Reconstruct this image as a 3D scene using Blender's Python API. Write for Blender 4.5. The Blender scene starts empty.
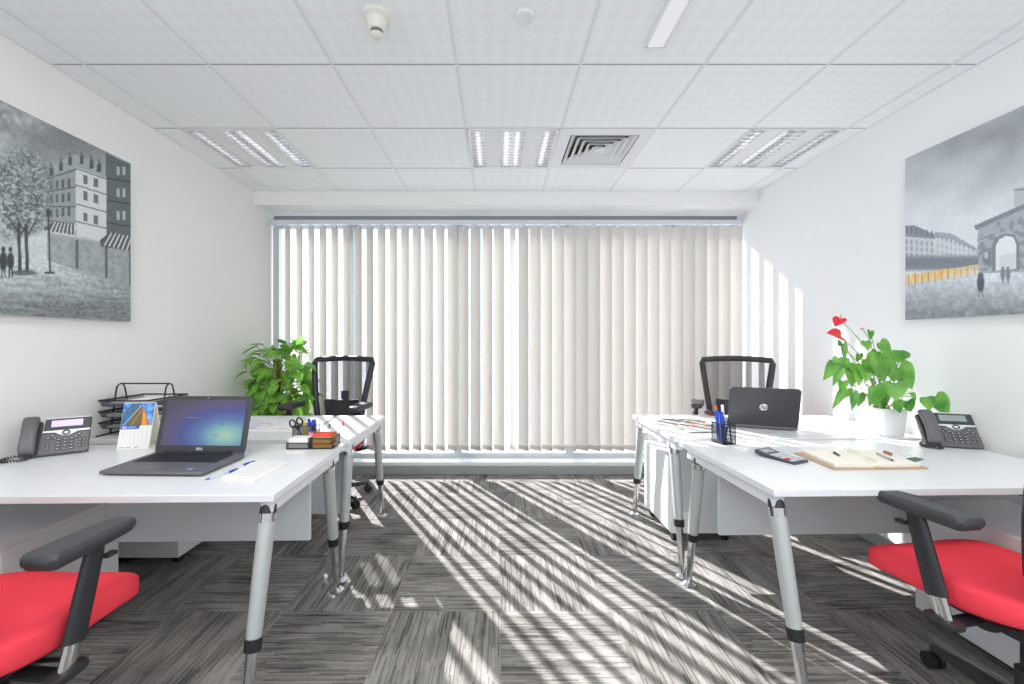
import bpy, bmesh, math, random
import numpy as np
from mathutils import Vector, Matrix
R = math.radians
PI = math.pi
rnd = random.Random(7)
C = bpy.context.scene.collection
scene = bpy.context.scene

# ------------------------------------------------------------------ measuring
F, CX, CY, EYE = 415.0, 497.0, 342.0, 1.243     # lens in pixels, vanishing point, eye height
TZ = 0.735                                      # desk top height
XL, XR = -2.165, 2.33                           # side walls
ZC = 2.588                                      # ceiling
def at(px, py, z=TZ):
    d = (EYE - z) * F / (py - CY)
    return Vector(((px - CX) * d / F, d, z))
def on(px, py, d):
    return Vector(((px - CX) * d / F, d, EYE - (py - CY) * d / F))

# ------------------------------------------------------------------ materials
def srgb(r, g, b):
    def f(c):
        c /= 255.0
        return c / 12.92 if c <= 0.04045 else ((c + 0.055) / 1.055) ** 2.4
    return (f(r), f(g), f(b), 1)
def new_mat(name):
    m = bpy.data.materials.new(name); m.use_nodes = True
    nt = m.node_tree; nt.nodes.clear()
    out = nt.nodes.new('ShaderNodeOutputMaterial')
    return m, nt, out
def node(nt, kind, **kw):
    n = nt.nodes.new(kind)
    for k, v in kw.items(): setattr(n, k, v)
    return n
def mat(name, rgb, rough=0.5, metal=0.0, var=0.04, scale=30, bump=0.0, spec=0.5, emit=0.0, coat=0.0):
    m, nt, out = new_mat(name)
    b = node(nt, 'ShaderNodeBsdfPrincipled')
    c = srgb(*rgb)
    b.inputs['Roughness'].default_value = rough; b.inputs['Metallic'].default_value = metal
    b.inputs['Specular IOR Level'].default_value = spec
    b.inputs['Coat Weight'].default_value = coat
    tc = node(nt, 'ShaderNodeTexCoord'); no = node(nt, 'ShaderNodeTexNoise')
    no.inputs['Scale'].default_value = scale; no.inputs['Detail'].default_value = 3
    nt.links.new(tc.outputs['Object'], no.inputs['Vector'])
    mx = node(nt, 'ShaderNodeMix', data_type='RGBA')
    mx.inputs[6].default_value = [x * (1 - var) for x in c[:3]] + [1]
    mx.inputs[7].default_value = [min(1, x * (1 + var)) for x in c[:3]] + [1]
    nt.links.new(no.outputs['Fac'], mx.inputs[0]); nt.links.new(mx.outputs[2], b.inputs['Base Color'])
    if emit:
        nt.links.new(mx.outputs[2], b.inputs['Emission Color']); b.inputs['Emission Strength'].default_value = emit
    if bump:
        bp = node(nt, 'ShaderNodeBump'); bp.inputs['Strength'].default_value = bump; bp.inputs['Distance'].default_value = 0.01
        nt.links.new(no.outputs['Fac'], bp.inputs['Height']); nt.links.new(bp.outputs[0], b.inputs['Normal'])
    nt.links.new(b.outputs[0], out.inputs[0])
    return m

M = {}
M['wall'] = mat('painted_wall', (236, 236, 234), 0.75, var=0.01, scale=6, spec=0.2)
M['white'] = mat('white_laminate', (228, 229, 231), 0.32, var=0.01)
M['white_matt'] = mat('white_paint', (228, 230, 230), 0.6, var=0.01)
M['edge'] = mat('white_metal', (222, 224, 228), 0.35, var=0.02)
M['panel'] = mat('panel_laminate', (205, 210, 212), 0.5, var=0.01)
M['silver'] = mat('silver_paint', (186, 190, 189), 0.38, metal=0.25, var=0.02)
M['chrome'] = mat('chrome', (225, 226, 228), 0.1, metal=1.0, var=0.01)
M['black'] = mat('black_plastic', (44, 45, 48), 0.42, var=0.05)
M['pad'] = mat('armrest_plastic', (62, 63, 66), 0.45, var=0.04, scale=200, bump=0.03)
M['rubber'] = mat('black_rubber', (30, 30, 32), 0.6)
M['red'] = mat('red_fabric', (252, 74, 88), 0.85, var=0.05, scale=500, bump=0.05, spec=0.15)
M['phone'] = mat('phone_grey', (98, 98, 99), 0.42, var=0.03)
M['phone_dark'] = mat('phone_dark', (62, 63, 65), 0.4)
M['key'] = mat('phone_key', (72, 72, 75), 0.4)
M['key_mark'] = mat('key_mark', (215, 215, 215), 0.5)
M['laptop'] = mat('laptop_graphite', (98, 99, 102), 0.4, var=0.04, scale=200)
M['laptop_lid'] = mat('laptop_black', (58, 59, 62), 0.36, var=0.03, scale=300)
M['keycap'] = mat('keycap', (44, 44, 48), 0.5)
M['touchpad'] = mat('touchpad', (92, 93, 96), 0.35)
M['logo'] = mat('logo_silver', (225, 226, 228), 0.3, metal=0.3)
M['paper'] = mat('paper', (240, 238, 232), 0.8, var=0.02)
M['cream'] = mat('cream_paper', (240, 235, 222), 0.8, var=0.02)
M['ink'] = mat('ink', (120, 128, 150), 0.8)
M['ink_blue'] = mat('ink_blue', (150, 158, 196), 0.8)
M['leather'] = mat('tan_leather', (188, 156, 132), 0.6, var=0.08, scale=60)
M['blue'] = mat('blue_plastic', (40, 76, 190), 0.4)
M['deep_blue'] = mat('deep_blue', (34, 48, 150), 0.4)
M['folder'] = mat('blue_folder', (150, 170, 215), 0.5)
M['pink'] = mat('pink_note', (240, 140, 165), 0.8)
M['orange'] = mat('orange_note', (246, 120, 60), 0.8)
M['red_note'] = mat('red_note', (240, 84, 70), 0.8)
M['lime'] = mat('lime_note', (165, 205, 60), 0.8)
M['yellow'] = mat('yellow_note', (240, 205, 80), 0.8)
M['copper'] = mat('copper', (180, 120, 85), 0.35, metal=0.5)
M['green_felt'] = mat('green_felt', (84, 104, 92), 0.8)
M['red_plastic'] = mat('red_plastic', (200, 36, 40), 0.4)
M['pot'] = mat('white_ceramic', (238, 238, 238), 0.4, var=0.01)
M['soil'] = mat('soil', (88, 66, 44), 0.95, var=0.4, scale=120, bump=0.6)
M['stem'] = mat('green_stem', (140, 168, 84), 0.6)
M['bark'] = mat('moss_pole', (116, 88, 52), 0.95, var=0.35, scale=90, bump=0.5)
M['spathe'] = mat('red_spathe', (222, 40, 58), 0.3, var=0.05)
M['spadix'] = mat('spadix', (226, 190, 96), 0.6)
M['alu'] = mat('aluminium_frame', (176, 186, 190), 0.4, metal=0.2, var=0.02)
M['grey_trim'] = mat('grey_trim', (150, 158, 156), 0.5, var=0.05, scale=12)
M['head_grey'] = mat('head_grey', (132, 140, 141), 0.5)
M['rail'] = mat('blind_rail', (214, 216, 224), 0.4)
M['grid'] = mat('ceiling_bar', (222, 225, 224), 0.5)
M['gap'] = mat('ceiling_reveal', (150, 155, 154), 0.7)
M['lcd'] = mat('grey_lcd', (150, 160, 160), 0.25)
M['lcd_on'] = mat('lit_lcd', (205, 190, 240), 0.3, emit=0.35)
M['louver'] = mat('louver_aluminium', (226, 228, 232), 0.16, metal=0.85)
M['vent_dark'] = mat('vent_dark', (105, 108, 108), 0.8)
M['detector'] = mat('detector_plastic', (222, 220, 208), 0.5)
M['canvas'] = mat('canvas_edge', (196, 200, 202), 0.8)
M['calc'] = mat('calculator_case', (70, 70, 84), 0.4)
M['calc_key'] = mat('calculator_key', (205, 206, 212), 0.5)

def leaf_mat(name, c0, c1):
    m, nt, out = new_mat(name)
    b = node(nt, 'ShaderNodeBsdfPrincipled'); b.inputs['Roughness'].default_value = 0.32
    tc = node(nt, 'ShaderNodeTexCoord'); no = node(nt, 'ShaderNodeTexNoise'); no.inputs['Scale'].default_value = 9
    nt.links.new(tc.outputs['Object'], no.inputs['Vector'])
    cr = node(nt, 'ShaderNodeValToRGB'); cr.color_ramp.elements[0].position = 0.35; cr.color_ramp.elements[1].position = 0.65
    cr.color_ramp.elements[0].color = srgb(*c0); cr.color_ramp.elements[1].color = srgb(*c1)
    nt.links.new(no.outputs['Fac'], cr.inputs[0]); nt.links.new(cr.outputs[0], b.inputs['Base Color'])
    t = node(nt, 'ShaderNodeBsdfTranslucent'); nt.links.new(cr.outputs[0], t.inputs[0])
    mx = node(nt, 'ShaderNodeMixShader'); mx.inputs[0].default_value = 0.35
    nt.links.new(b.outputs[0], mx.inputs[1]); nt.links.new(t.outputs[0], mx.inputs[2]); nt.links.new(mx.outputs[0], out.inputs[0])
    return m
M['leaf'] = leaf_mat('pothos_leaf', (92, 152, 54), (156, 208, 92))
M['leaf2'] = leaf_mat('anthurium_leaf', (70, 138, 52), (132, 190, 84))

def vane_mat(name, rgb, tr):
    m, nt, out = new_mat(name)
    tc = node(nt, 'ShaderNodeTexCoord'); mp = node(nt, 'ShaderNodeMapping'); mp.inputs['Scale'].default_value = (160, 160, 90)
    no = node(nt, 'ShaderNodeTexNoise'); no.inputs['Scale'].default_value = 1.0; no.inputs['Detail'].default_value = 2
    nt.links.new(tc.outputs['Object'], mp.inputs[0]); nt.links.new(mp.outputs[0], no.inputs['Vector'])
    mx = node(nt, 'ShaderNodeMix', data_type='RGBA'); c = srgb(*rgb)
    mx.inputs[6].default_value = [x * 0.86 for x in c[:3]] + [1]; mx.inputs[7].default_value = [min(1, x * 1.1) for x in c[:3]] + [1]
    nt.links.new(no.outputs['Fac'], mx.inputs[0])
    d = node(nt, 'ShaderNodeBsdfDiffuse'); t = node(nt, 'ShaderNodeBsdfTranslucent')
    nt.links.new(mx.outputs[2], d.inputs[0]); nt.links.new(mx.outputs[2], t.inputs[0])
    ms = node(nt, 'ShaderNodeMixShader'); ms.inputs[0].default_value = tr
    nt.links.new(d.outputs[0], ms.inputs[1]); nt.links.new(t.outputs[0], ms.inputs[2]); nt.links.new(ms.outputs[0], out.inputs[0])
    return m
M['vane'] = vane_mat('vane_fabric', (213, 208, 201), 0.07)
M['vane_hem'] = vane_mat('vane_hem', (184, 178, 172), 0.03)

def mesh_mat(name, rgb, open_, scale):
    """woven wire or net: fine checker of threads and holes"""
    m, nt, out = new_mat(name)
    tc = node(nt, 'ShaderNodeTexCoord'); ck = node(nt, 'ShaderNodeTexChecker'); ck.inputs['Scale'].default_value = scale
    nt.links.new(tc.outputs['Object'], ck.inputs['Vector'])
    d = node(nt, 'ShaderNodeBsdfPrincipled'); d.inputs['Base Color'].default_value = srgb(*rgb); d.inputs['Roughness'].default_value = 0.6
    t = node(nt, 'ShaderNodeBsdfTransparent')
    mr = node(nt, 'ShaderNodeMapRange'); mr.inputs[3].default_value = open_ - 0.12; mr.inputs[4].default_value = open_ + 0.12
    nt.links.new(ck.outputs['Fac'], mr.inputs[0])
    ms = node(nt, 'ShaderNodeMixShader'); nt.links.new(mr.outputs[0], ms.inputs[0])
    nt.links.new(d.outputs[0], ms.inputs[1]); nt.links.new(t.outputs[0], ms.inputs[2]); nt.links.new(ms.outputs[0], out.inputs[0])
    return m
M['net'] = mesh_mat('chair_net', (52, 54, 60), 0.34, 260)
M['wire'] = mesh_mat('wire_mesh', (40, 41, 46), 0.5, 420)

m, nt, out = new_mat('window_glass')
g = node(nt, 'ShaderNodeBsdfGlossy'); g.inputs['Roughness'].default_value = 0.02; g.inputs[0].default_value = (0.8, 0.85, 0.9, 1)
t = node(nt, 'ShaderNodeBsdfTransparent'); t.inputs[0].default_value = (0.96, 0.98, 1, 1)
ms = node(nt, 'ShaderNodeMixShader'); ms.inputs[0].default_value = 0.05
nt.links.new(t.outputs[0], ms.inputs[1]); nt.links.new(g.outputs[0], ms.inputs[2]); nt.links.new(ms.outputs[0], out.inputs[0])
M['glass'] = m
m, nt, out = new_mat('clear_plastic')
g = node(nt, 'ShaderNodeBsdfPrincipled'); g.inputs['Base Color'].default_value = srgb(225, 228, 235); g.inputs['Roughness'].default_value = 0.2
t = node(nt, 'ShaderNodeBsdfTransparent'); ms = node(nt, 'ShaderNodeMixShader'); ms.inputs[0].default_value = 0.45
nt.links.new(g.outputs[0], ms.inputs[1]); nt.links.new(t.outputs[0], ms.inputs[2]); nt.links.new(ms.outputs[0], out.inputs[0])
M['clear'] = m

def emit_mat(name, rgb, s):
    m, nt, out = new_mat(name)
    e = node(nt, 'ShaderNodeEmission'); e.inputs[0].default_value = srgb(*rgb); e.inputs[1].default_value = s
    nt.links.new(e.outputs[0], out.inputs[0]); return m
M['tube'] = emit_mat('lamp_tube', (255, 252, 246), 2.2)
M['slot'] = emit_mat('slot_lamp', (250, 252, 255), 0.72)

# carpet: half-metre tiles laid quarter-turned, uneven loop lines
def carpet_mat():
    m, nt, out = new_mat('carpet_tiles')
    L = nt.links.new
    tc = node(nt, 'ShaderNodeTexCoord'); sp = node(nt, 'ShaderNodeSeparateXYZ'); L(tc.outputs['Object'], sp.inputs[0])
    def mth(op, a, b=None, c=None):
        n = node(nt, 'ShaderNodeMath', operation=op)
        for i, x in enumerate((a, b, c)):
            if x is None: continue
            if isinstance(x, (int, float)): n.inputs[i].default_value = x
            else: L(x, n.inputs[i])
        return n.outputs[0]
    X = mth('MULTIPLY', mth('ADD', sp.outputs[0], 0.485 + 20), 2.0); Y = mth('MULTIPLY', mth('ADD', sp.outputs[1], 0.085 + 20), 2.0)
    ix, iy = mth('FLOOR', X), mth('FLOOR', Y)
    par = mth('MODULO', mth('ADD', ix, iy), 2.0)
    fx, fy = mth('FRACT', X), mth('FRACT', Y)
    inv = mth('SUBTRACT', 1.0, par)
    a = mth('ADD', mth('MULTIPLY', fx, par), mth('MULTIPLY', fy, inv))
    b = mth('ADD', mth('MULTIPLY', fy, par), mth('MULTIPLY', fx, inv))
    cell = mth('ADD', mth('MULTIPLY', ix, 7.31), mth('MULTIPLY', iy, 3.77))
    def tex(sa, sb, det):
        cv = node(nt, 'ShaderNodeCombineXYZ'); L(mth('MULTIPLY', a, sa), cv.inputs[0]); L(mth('MULTIPLY', b, sb), cv.inputs[1]); L(cell, cv.inputs[2])
        n = node(nt, 'ShaderNodeTexNoise'); n.inputs['Scale'].default_value = 1.0; n.inputs['Detail'].default_value = det; n.inputs['Roughness'].default_value = 0.6
        L(cv.outputs[0], n.inputs['Vector']); return n.outputs['Fac']
    def white(x, y, z):
        cv = node(nt, 'ShaderNodeCombineXYZ')
        for i, q in enumerate((x, y, z)):
            if isinstance(q, (int, float)): cv.inputs[i].default_value = q
            else: L(q, cv.inputs[i])
        n = node(nt, 'ShaderNodeTexWhiteNoise', noise_dimensions='3D'); L(cv.outputs[0], n.inputs['Vector']); return n.outputs['Value']
    def ramp(v, p0, p1):
        n = node(nt, 'ShaderNodeMapRange'); n.interpolation_type = 'SMOOTHSTEP'; L(v, n.inputs[0]); n.inputs[1].default_value = p0; n.inputs[2].default_value = p1; return n.outputs[0]
    def yarn(count, seg, salt):               # rows of yarn, each broken into its own run lengths
        row = mth('FLOOR', mth('MULTIPLY', a, count)); off = mth('MULTIPLY', white(row, cell, salt), 7.0)
        run = mth('FLOOR', mth('ADD', mth('MULTIPLY', b, seg), off)); return white(row, run, mth('ADD', cell, salt))
    y1 = yarn(84.0, 3.2, 0.37); y2 = yarn(42.0, 2.0, 1.91); y3 = yarn(120.0, 14.0, 2.73)
    bands = tex(8, 1.5, 1); blocks = tex(3.2, 2.2, 0); loops = tex(190, 120, 0)
    s = mth('ADD', mth('ADD', mth('MULTIPLY', ramp(y1, 0.15, 0.55), 0.34), mth('ADD', mth('MULTIPLY', ramp(y2, 0.0, 0.5), 0.16), mth('MULTIPLY', y3, 0.12))), mth('ADD', mth('MULTIPLY', ramp(bands, 0.3, 0.7), 0.24), mth('ADD', mth('MULTIPLY', ramp(blocks, 0.35, 0.6), 0.16), mth('MULTIPLY', loops, 0.14))))
    cr = node(nt, 'ShaderNodeValToRGB'); L(s, cr.inputs[0])
    e = cr.color_ramp.elements
    e[0].position = 0.15; e[0].color = srgb(64, 64, 64)
    e[1].position = 1.10; e[1].color = srgb(150, 147, 142)
    k = e.new(0.62); k.color = srgb(118, 115, 109)
    d = node(nt, 'ShaderNodeBsdfPrincipled'); d.inputs['Roughness'].default_value = 0.95; d.inputs['Specular IOR Level'].default_value = 0.1
    L(cr.outputs[0], d.inputs['Base Color'])
    bp = node(nt, 'ShaderNodeBump'); bp.inputs['Strength'].default_value = 0.35; bp.inputs['Distance'].default_value = 0.004
    L(s, bp.inputs['Height']); L(bp.outputs[0], d.inputs['Normal']); L(d.outputs[0], out.inputs[0])
    return m
M['carpet'] = carpet_mat()

# ceiling board: faint diamond relief
def ceiling_mat():
    m, nt, out = new_mat('ceiling_board'); L = nt.links.new
    tc = node(nt, 'ShaderNodeTexCoord'); mp = node(nt, 'ShaderNodeMapping'); mp.inputs['Rotation'].default_value = (0, 0, R(45)); mp.inputs['Scale'].default_value = (1, 1, 0)
    L(tc.outputs['Object'], mp.inputs[0])
    ck = node(nt, 'ShaderNodeTexChecker'); ck.inputs['Scale'].default_value = 19
    ck.inputs[1].default_value = srgb(240, 243, 244); ck.inputs[2].default_value = srgb(237, 240, 241)
    L(mp.outputs[0], ck.inputs['Vector'])
    d = node(nt, 'ShaderNodeBsdfDiffuse'); L(ck.outputs[0], d.inputs[0]); L(d.outputs[0], out.inputs[0]); return m
M['ceiling'] = ceiling_mat()

def attr_mat(name, rough=0.75, emit=0.0):
    m, nt, out = new_mat(name)
    a = node(nt, 'ShaderNodeAttribute', attribute_name='paint')
    b = node(nt, 'ShaderNodeBsdfPrincipled'); b.inputs['Roughness'].default_value = rough; b.inputs['Specular IOR Level'].default_value = 0.25
    nt.links.new(a.outputs['Color'], b.inputs['Base Color'])
    if emit:
        nt.links.new(a.outputs['Color'], b.inputs['Emission Color']); b.inputs['Emission Strength'].default_value = emit
    nt.links.new(b.outputs[0], out.inputs[0]); return m
M['art'] = attr_mat('printed_picture')
M['print'] = attr_mat('printed_paper', 0.6)

def screen_mat():
    m, nt, out = new_mat('laptop_screen'); L = nt.links.new
    tc = node(nt, 'ShaderNodeTexCoord'); sp = node(nt, 'ShaderNodeSeparateXYZ'); L(tc.outputs['Generated'], sp.inputs[0])
    # a glow of green and blue low on the right, violet grey elsewhere
    vm = node(nt, 'ShaderNodeVectorMath', operation='DISTANCE'); cv = node(nt, 'ShaderNodeCombineXYZ')
    L(sp.outputs[0], cv.inputs[0]); L(sp.outputs[2], cv.inputs[1]); L(cv.outputs[0], vm.inputs[0]); vm.inputs[1].default_value = (0.80, 0.22, 0)
    cr = node(nt, 'ShaderNodeValToRGB'); L(vm.outputs['Value'], cr.inputs[0])
    e = cr.color_ramp.elements
    e[0].position = 0.0; e[0].color = srgb(176, 206, 176); e[1].position = 0.95; e[1].color = srgb(84, 80, 96)
    for p, c in ((0.16, (130, 184, 186)), (0.34, (92, 124, 178)), (0.55, (78, 84, 146)), (0.72, (92, 86, 122))):
        k = e.new(p); k.color = srgb(*c)
    em = node(nt, 'ShaderNodeEmission'); em.inputs[1].default_value = 0.85; L(cr.outputs[0], em.inputs[0])
    gl = node(nt, 'ShaderNodeBsdfGlossy'); gl.inputs['Roughness'].default_value = 0.25
    ms = node(nt, 'ShaderNodeMixShader'); ms.inputs[0].default_value = 0.05
    L(em.outputs[0], ms.inputs[1]); L(gl.outputs[0], ms.inputs[2]); L(ms.outputs[0], out.inputs[0]); return m
M['screen'] = screen_mat()

# ------------------------------------------------------------------ geometry collector
class G:
    def __init__(self): self.v = []; self.f = []; self.m = []; self.mi = 0; self.X = Matrix.Identity(4)
    def add(self, vs, fs):
        o = len(self.v)
        self.v += [tuple(self.X @ Vector(p)) for p in vs]
        self.f += [tuple(i + o for i in q) for q in fs]; self.m += [self.mi] * len(fs)
        return self
    def box(self, x0, x1, y0, y1, z0, z1):
        vs = [(x, y, z) for z in (z0, z1) for y in (y0, y1) for x in (x0, x1)]
        return self.add(vs, [(0, 2, 3, 1), (4, 5, 7, 6), (0, 1, 5, 4), (2, 6, 7, 3), (0, 4, 6, 2), (1, 3, 7, 5)])
    def bar(self, p0, p1, w, h, up=(0, 0, 1)):
        p0, p1 = Vector(p0), Vector(p1); d = (p1 - p0).normalized(); s = d.cross(Vector(up)).normalized(); u = s.cross(d)
        vs = [p + s * a * w / 2 + u * b * h / 2 for p in (p0, p1) for a, b in ((-1, -1), (1, -1), (1, 1), (-1, 1))]
        return self.add(vs, [(0, 3, 2, 1), (4, 5, 6, 7), (0, 1, 5, 4), (1, 2, 6, 5), (2, 3, 7, 6), (3, 0, 4, 7)])
    def tube(self, pts, r, n=10, closed=False, flat=1.0, ref=None):
        pts = [Vector(p) for p in pts]; k = len(pts)
        rs = r if isinstance(r, (list, tuple)) else [r] * k
        ring = []; u = None; vs = []
        for i, p in enumerate(pts):
            a = pts[(i - 1) % k] if (i > 0 or closed) else p; b = pts[(i + 1) % k] if (i < k - 1 or closed) else p
            t = (b - a).normalized()
            if ref is not None: u = Vector(ref) - t * t.dot(Vector(ref))
            elif u is None: u = t.orthogonal()
            else: u = u - t * t.dot(u)
            u.normalize(); w = t.cross(u)
            vs += [p + (u * math.cos(2 * PI * j / n) + w * flat * math.sin(2 * PI * j / n)) * rs[i] for j in range(n)]
        fs = []
        for i in range(k if closed else k - 1):
            for j in range(n):
                a = i * n + j; b = i * n + (j + 1) % n; c = ((i + 1) % k) * n + (j + 1) % n; d = ((i + 1) % k) * n + j
                fs.append((a, b, c, d))
        if not closed: fs += [tuple(range(n))[::-1], tuple((k - 1) * n + j for j in range(n))]
        return self.add(vs, fs)
    def lathe(self, prof, n=24, c=(0, 0, 0)):
        vs = []; fs = []; k = len(prof)
        for r, z in prof:
            vs += [(c[0] + r * math.cos(2 * PI * j / n), c[1] + r * math.sin(2 * PI * j / n), c[2] + z) for j in range(n)]
        for i in range(k - 1):
            for j in range(n):
                fs.append((i * n + j, i * n + (j + 1) % n, (i + 1) * n + (j + 1) % n, (i + 1) * n + j))
        fs += [tuple(range(n))[::-1], tuple((k - 1) * n + j for j in range(n))]
        return self.add(vs, fs)
    def prism(self, poly, z0, z1):
        n = len(poly)
        vs = [(x, y, z0) for x, y in poly] + [(x, y, z1) for x, y in poly]
        return self.add(vs, [tuple(range(n))[::-1], tuple(range(n, 2 * n))] + [(i, (i + 1) % n, n + (i + 1) % n, n + i) for i in range(n)])
    def grid(self, fn, nu, nv, thick=0.0):
        vs = [fn(i / nu, j / nv) for j in range(nv + 1) for i in range(nu + 1)]
        fs = [(j * (nu + 1) + i, j * (nu + 1) + i + 1, (j + 1) * (nu + 1) + i + 1, (j + 1) * (nu + 1) + i) for j in range(nv) for i in range(nu)]
        return self.add(vs, fs)
    def sell(self, c, a, b, h, e1=0.35, e2=0.35, nu=40, nv=16, fn=None):
        """rounded block: superellipsoid with half sizes a, b, h"""
        sg = lambda x, e: math.copysign(abs(x) ** e, x)
        vs = []; fs = []
        for j in range(nv + 1):
            ph = -PI / 2 + PI * j / nv
            for i in range(nu):
                th = 2 * PI * i / nu
                p = [a * sg(math.cos(ph), e1) * sg(math.cos(th), e2), b * sg(math.cos(ph), e1) * sg(math.sin(th), e2), h * sg(math.sin(ph), e1)]
                if fn: p = fn(*p)
                vs.append((c[0] + p[0], c[1] + p[1], c[2] + p[2]))
        for j in range(nv):
            for i in range(nu):
                fs.append((j * nu + i, j * nu + (i + 1) % nu, (j + 1) * nu + (i + 1) % nu, (j + 1) * nu + i))
        return self.add(vs, fs)
    def build(self, name, mats, parent=None, bevel=0.0, seg=2, loc=(0, 0, 0), rz=0.0, label=None, cat=None, group=None, kind=None, sharp=35, rot=None):
        me = bpy.data.meshes.new(name)
        me.from_pydata(self.v, [], self.f)
        if not isinstance(mats, (list, tuple)): mats = [mats]
        for x in mats: me.materials.append(M[x] if isinstance(x, str) else x)
        me.polygons.foreach_set('material_index', self.m)
        bm = bmesh.new(); bm.from_mesh(me)
        bmesh.ops.remove_doubles(bm, verts=bm.verts, dist=1e-6)
        bmesh.ops.recalc_face_normals(bm, faces=bm.faces)
        bm.to_mesh(me); bm.free()
        me.polygons.foreach_set('use_smooth', [True] * len(me.polygons)); me.set_sharp_from_angle(angle=R(sharp)); me.update()
        o = bpy.data.objects.new(name, me); C.objects.link(o)
        o.location = loc; o.rotation_euler = rot if rot else (0, 0, rz)
        if parent is not None: o.parent = parent
        if bevel:
            bv = o.modifiers.new('bevel', 'BEVEL'); bv.width = bevel; bv.segments = seg; bv.limit_method = 'ANGLE'; bv.angle_limit = R(40)
        tag(o, label, cat, group, kind); return o
def tag(o, label=None, cat=None, group=None, kind=None):
    for k, x in (('label', label), ('category', cat), ('group', group), ('kind', kind)):
        if x: o[k] = x
    return o
def thing(name, label, cat, loc=(0, 0, 0), rz=0.0, group=None, rot=None):
    o = bpy.data.objects.new(name, None); C.objects.link(o); o.empty_display_size = 0.1
    o.location = loc; o.rotation_euler = rot if rot else (0, 0, rz)
    return tag(o, label, cat, group)
def dup(o, parent=None):
    c = o.copy(); C.objects.link(c)
    if parent is not None: c.parent = parent
    for ch in list(o.children): dup(ch, c)
    return c
def text(name, s, size, m, parent, loc, rot=(0, 0, 0), depth=0.0004, shear=0.0, bold=0.0):
    cu = bpy.data.curves.new(name, 'FONT'); cu.body = s; cu.size = size; cu.extrude = depth; cu.shear = shear; cu.offset = bold
    cu.align_x = 'CENTER'; cu.align_y = 'CENTER'
    t = bpy.data.objects.new('tmp', cu); C.objects.link(t)
    dg = bpy.context.evaluated_depsgraph_get(); me = bpy.data.meshes.new_from_object(t.evaluated_get(dg))
    bpy.data.objects.remove(t); me.name = name
    me.materials.clear(); me.materials.append(M[m])
    o = bpy.data.objects.new(name, me); C.objects.link(o); o.parent = parent; o.location = loc; o.rotation_euler = rot
    return o

# ------------------------------------------------------------------ the room
Y0 = -0.75
def struct(g, name, m, **k): return g.build(name, m, kind='structure', **k)
struct(G().box(XL - 0.1, XR + 0.1, Y0, 4.2, -0.12, 0.0), 'floor', 'carpet')
struct(G().box(XL - 0.15, XL, Y0, 4.2, -0.12, 2.75), 'wall_left', 'wall')
struct(G().box(XR, XR + 0.15, Y0, 4.2, -0.12, 2.75), 'wall_right', 'wall')
struct(G().box(XL, XR, Y0 - 0.1, Y0, 0.0, 1.0), 'wall_light_baffle', 'wall')  # unseen low wall behind the viewer, added to shade the under-desk panels
struct(G().box(XL, XR, 3.70, 4.2, 2.466, 2.75), 'wall_back', 'wall')
struct(G().box(XL, XR, 3.905, 4.2, 0.0, 0.08), 'wall_back_lower', 'grey_trim')['label'] = 'low grey kerb under the window'
struct(G().box(XL, XR, 3.90, 4.06, 0.078, 0.116), 'trim_1', 'white_matt', bevel=0.004)
struct(G().box(XL, XR, 3.892, 3.905, 0.0, 0.076), 'baseboard_back', 'grey_trim', bevel=0.002)
struct(G().box(XL, XL + 0.01, Y0, 3.89, 0.0, 0.07), 'baseboard_left', 'grey_trim', bevel=0.002)
struct(G().box(XR - 0.01, XR, Y0, 3.89, 0.0, 0.07), 'baseboard_right', 'grey_trim', bevel=0.002)

# ceiling tiles: leave out the cells that hold fittings
GX = [-1.996 + 0.6 * k for k in range(8)]
GY = [2.61 + 0.6 * k for k in range(-5, 2)]
HOLES = {(0, 2.61), (3, 2.61), (4, 2.61), (6, 2.61)}
xs = [XL] + GX + [XR]; ys = [Y0] + [y for y in GY if y > Y0] + [3.70]
g = G()
for i in range(len(xs) - 1):
    for j in range(len(ys) - 1):
        cx, cy = (xs[i] + xs[i + 1]) / 2, (ys[j] + ys[j + 1]) / 2
        hole = any(abs(cx - (GX[0] + 0.6 * a + 0.3)) < 0.05 and abs(cy - (b + 0.3)) < 0.05 for a, b in HOLES)
        if hole: continue
        g.box(xs[i], xs[i + 1], ys[j], ys[j + 1], ZC, ZC + 0.015)
struct(g, 'ceiling', 'ceiling')
g = G()
for x in GX: g.box(x - 0.007, x + 0.007, Y0, 3.70, ZC - 0.003, ZC + 0.002)
g.box(XL, XL + 0.014, Y0, 3.70, ZC - 0.003, ZC + 0.002); g.box(XR - 0.014, XR, Y0, 3.70, ZC - 0.003, ZC + 0.002)
struct(g, 'trim_2', 'grid')
g = G()
for y in ys[1:-1]: g.box(XL, XR, y - 0.0035, y + 0.0035, ZC - 0.001, ZC + 0.002)
struct(g, 'trim_3', 'gap')
struct(G().box(XL, XR, Y0, 3.70, ZC + 0.25, ZC + 0.3), 'ceiling_slab', 'white_matt')

# window: frame, mullions, panes
w = thing('window_1', None, None, (0, 0, 0)); w['kind'] = 'structure'
def wpart(g, name, m, **k):
    o = g.build(name, m, w, **k); return o
wpart(G().box(XL, XR, 4.03, 4.15, 2.37, 2.47), 'head_frame', 'head_grey', bevel=0.003)
wpart(G().box(XL, XR, 4.03, 4.15, 0.08, 0.165), 'sill_frame', 'alu', bevel=0.003)
wpart(G().box(XL, XL + 0.012, 4.03, 4.15, 0.16, 2.38), 'jamb', 'alu', bevel=0.003)
wpart(G().box(XR - 0.012, XR, 4.03, 4.15, 0.16, 2.38), 'jamb', 'alu', bevel=0.003)
MU = [-1.43, -0.385, 0.70, 1.71]
for x in MU: wpart(G().box(x - 0.035, x + 0.035, 4.03, 4.15, 0.16, 2.38), 'mullion', 'alu', bevel=0.003)
ed = [XL - 0.02] + MU + [XR + 0.02]
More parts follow.
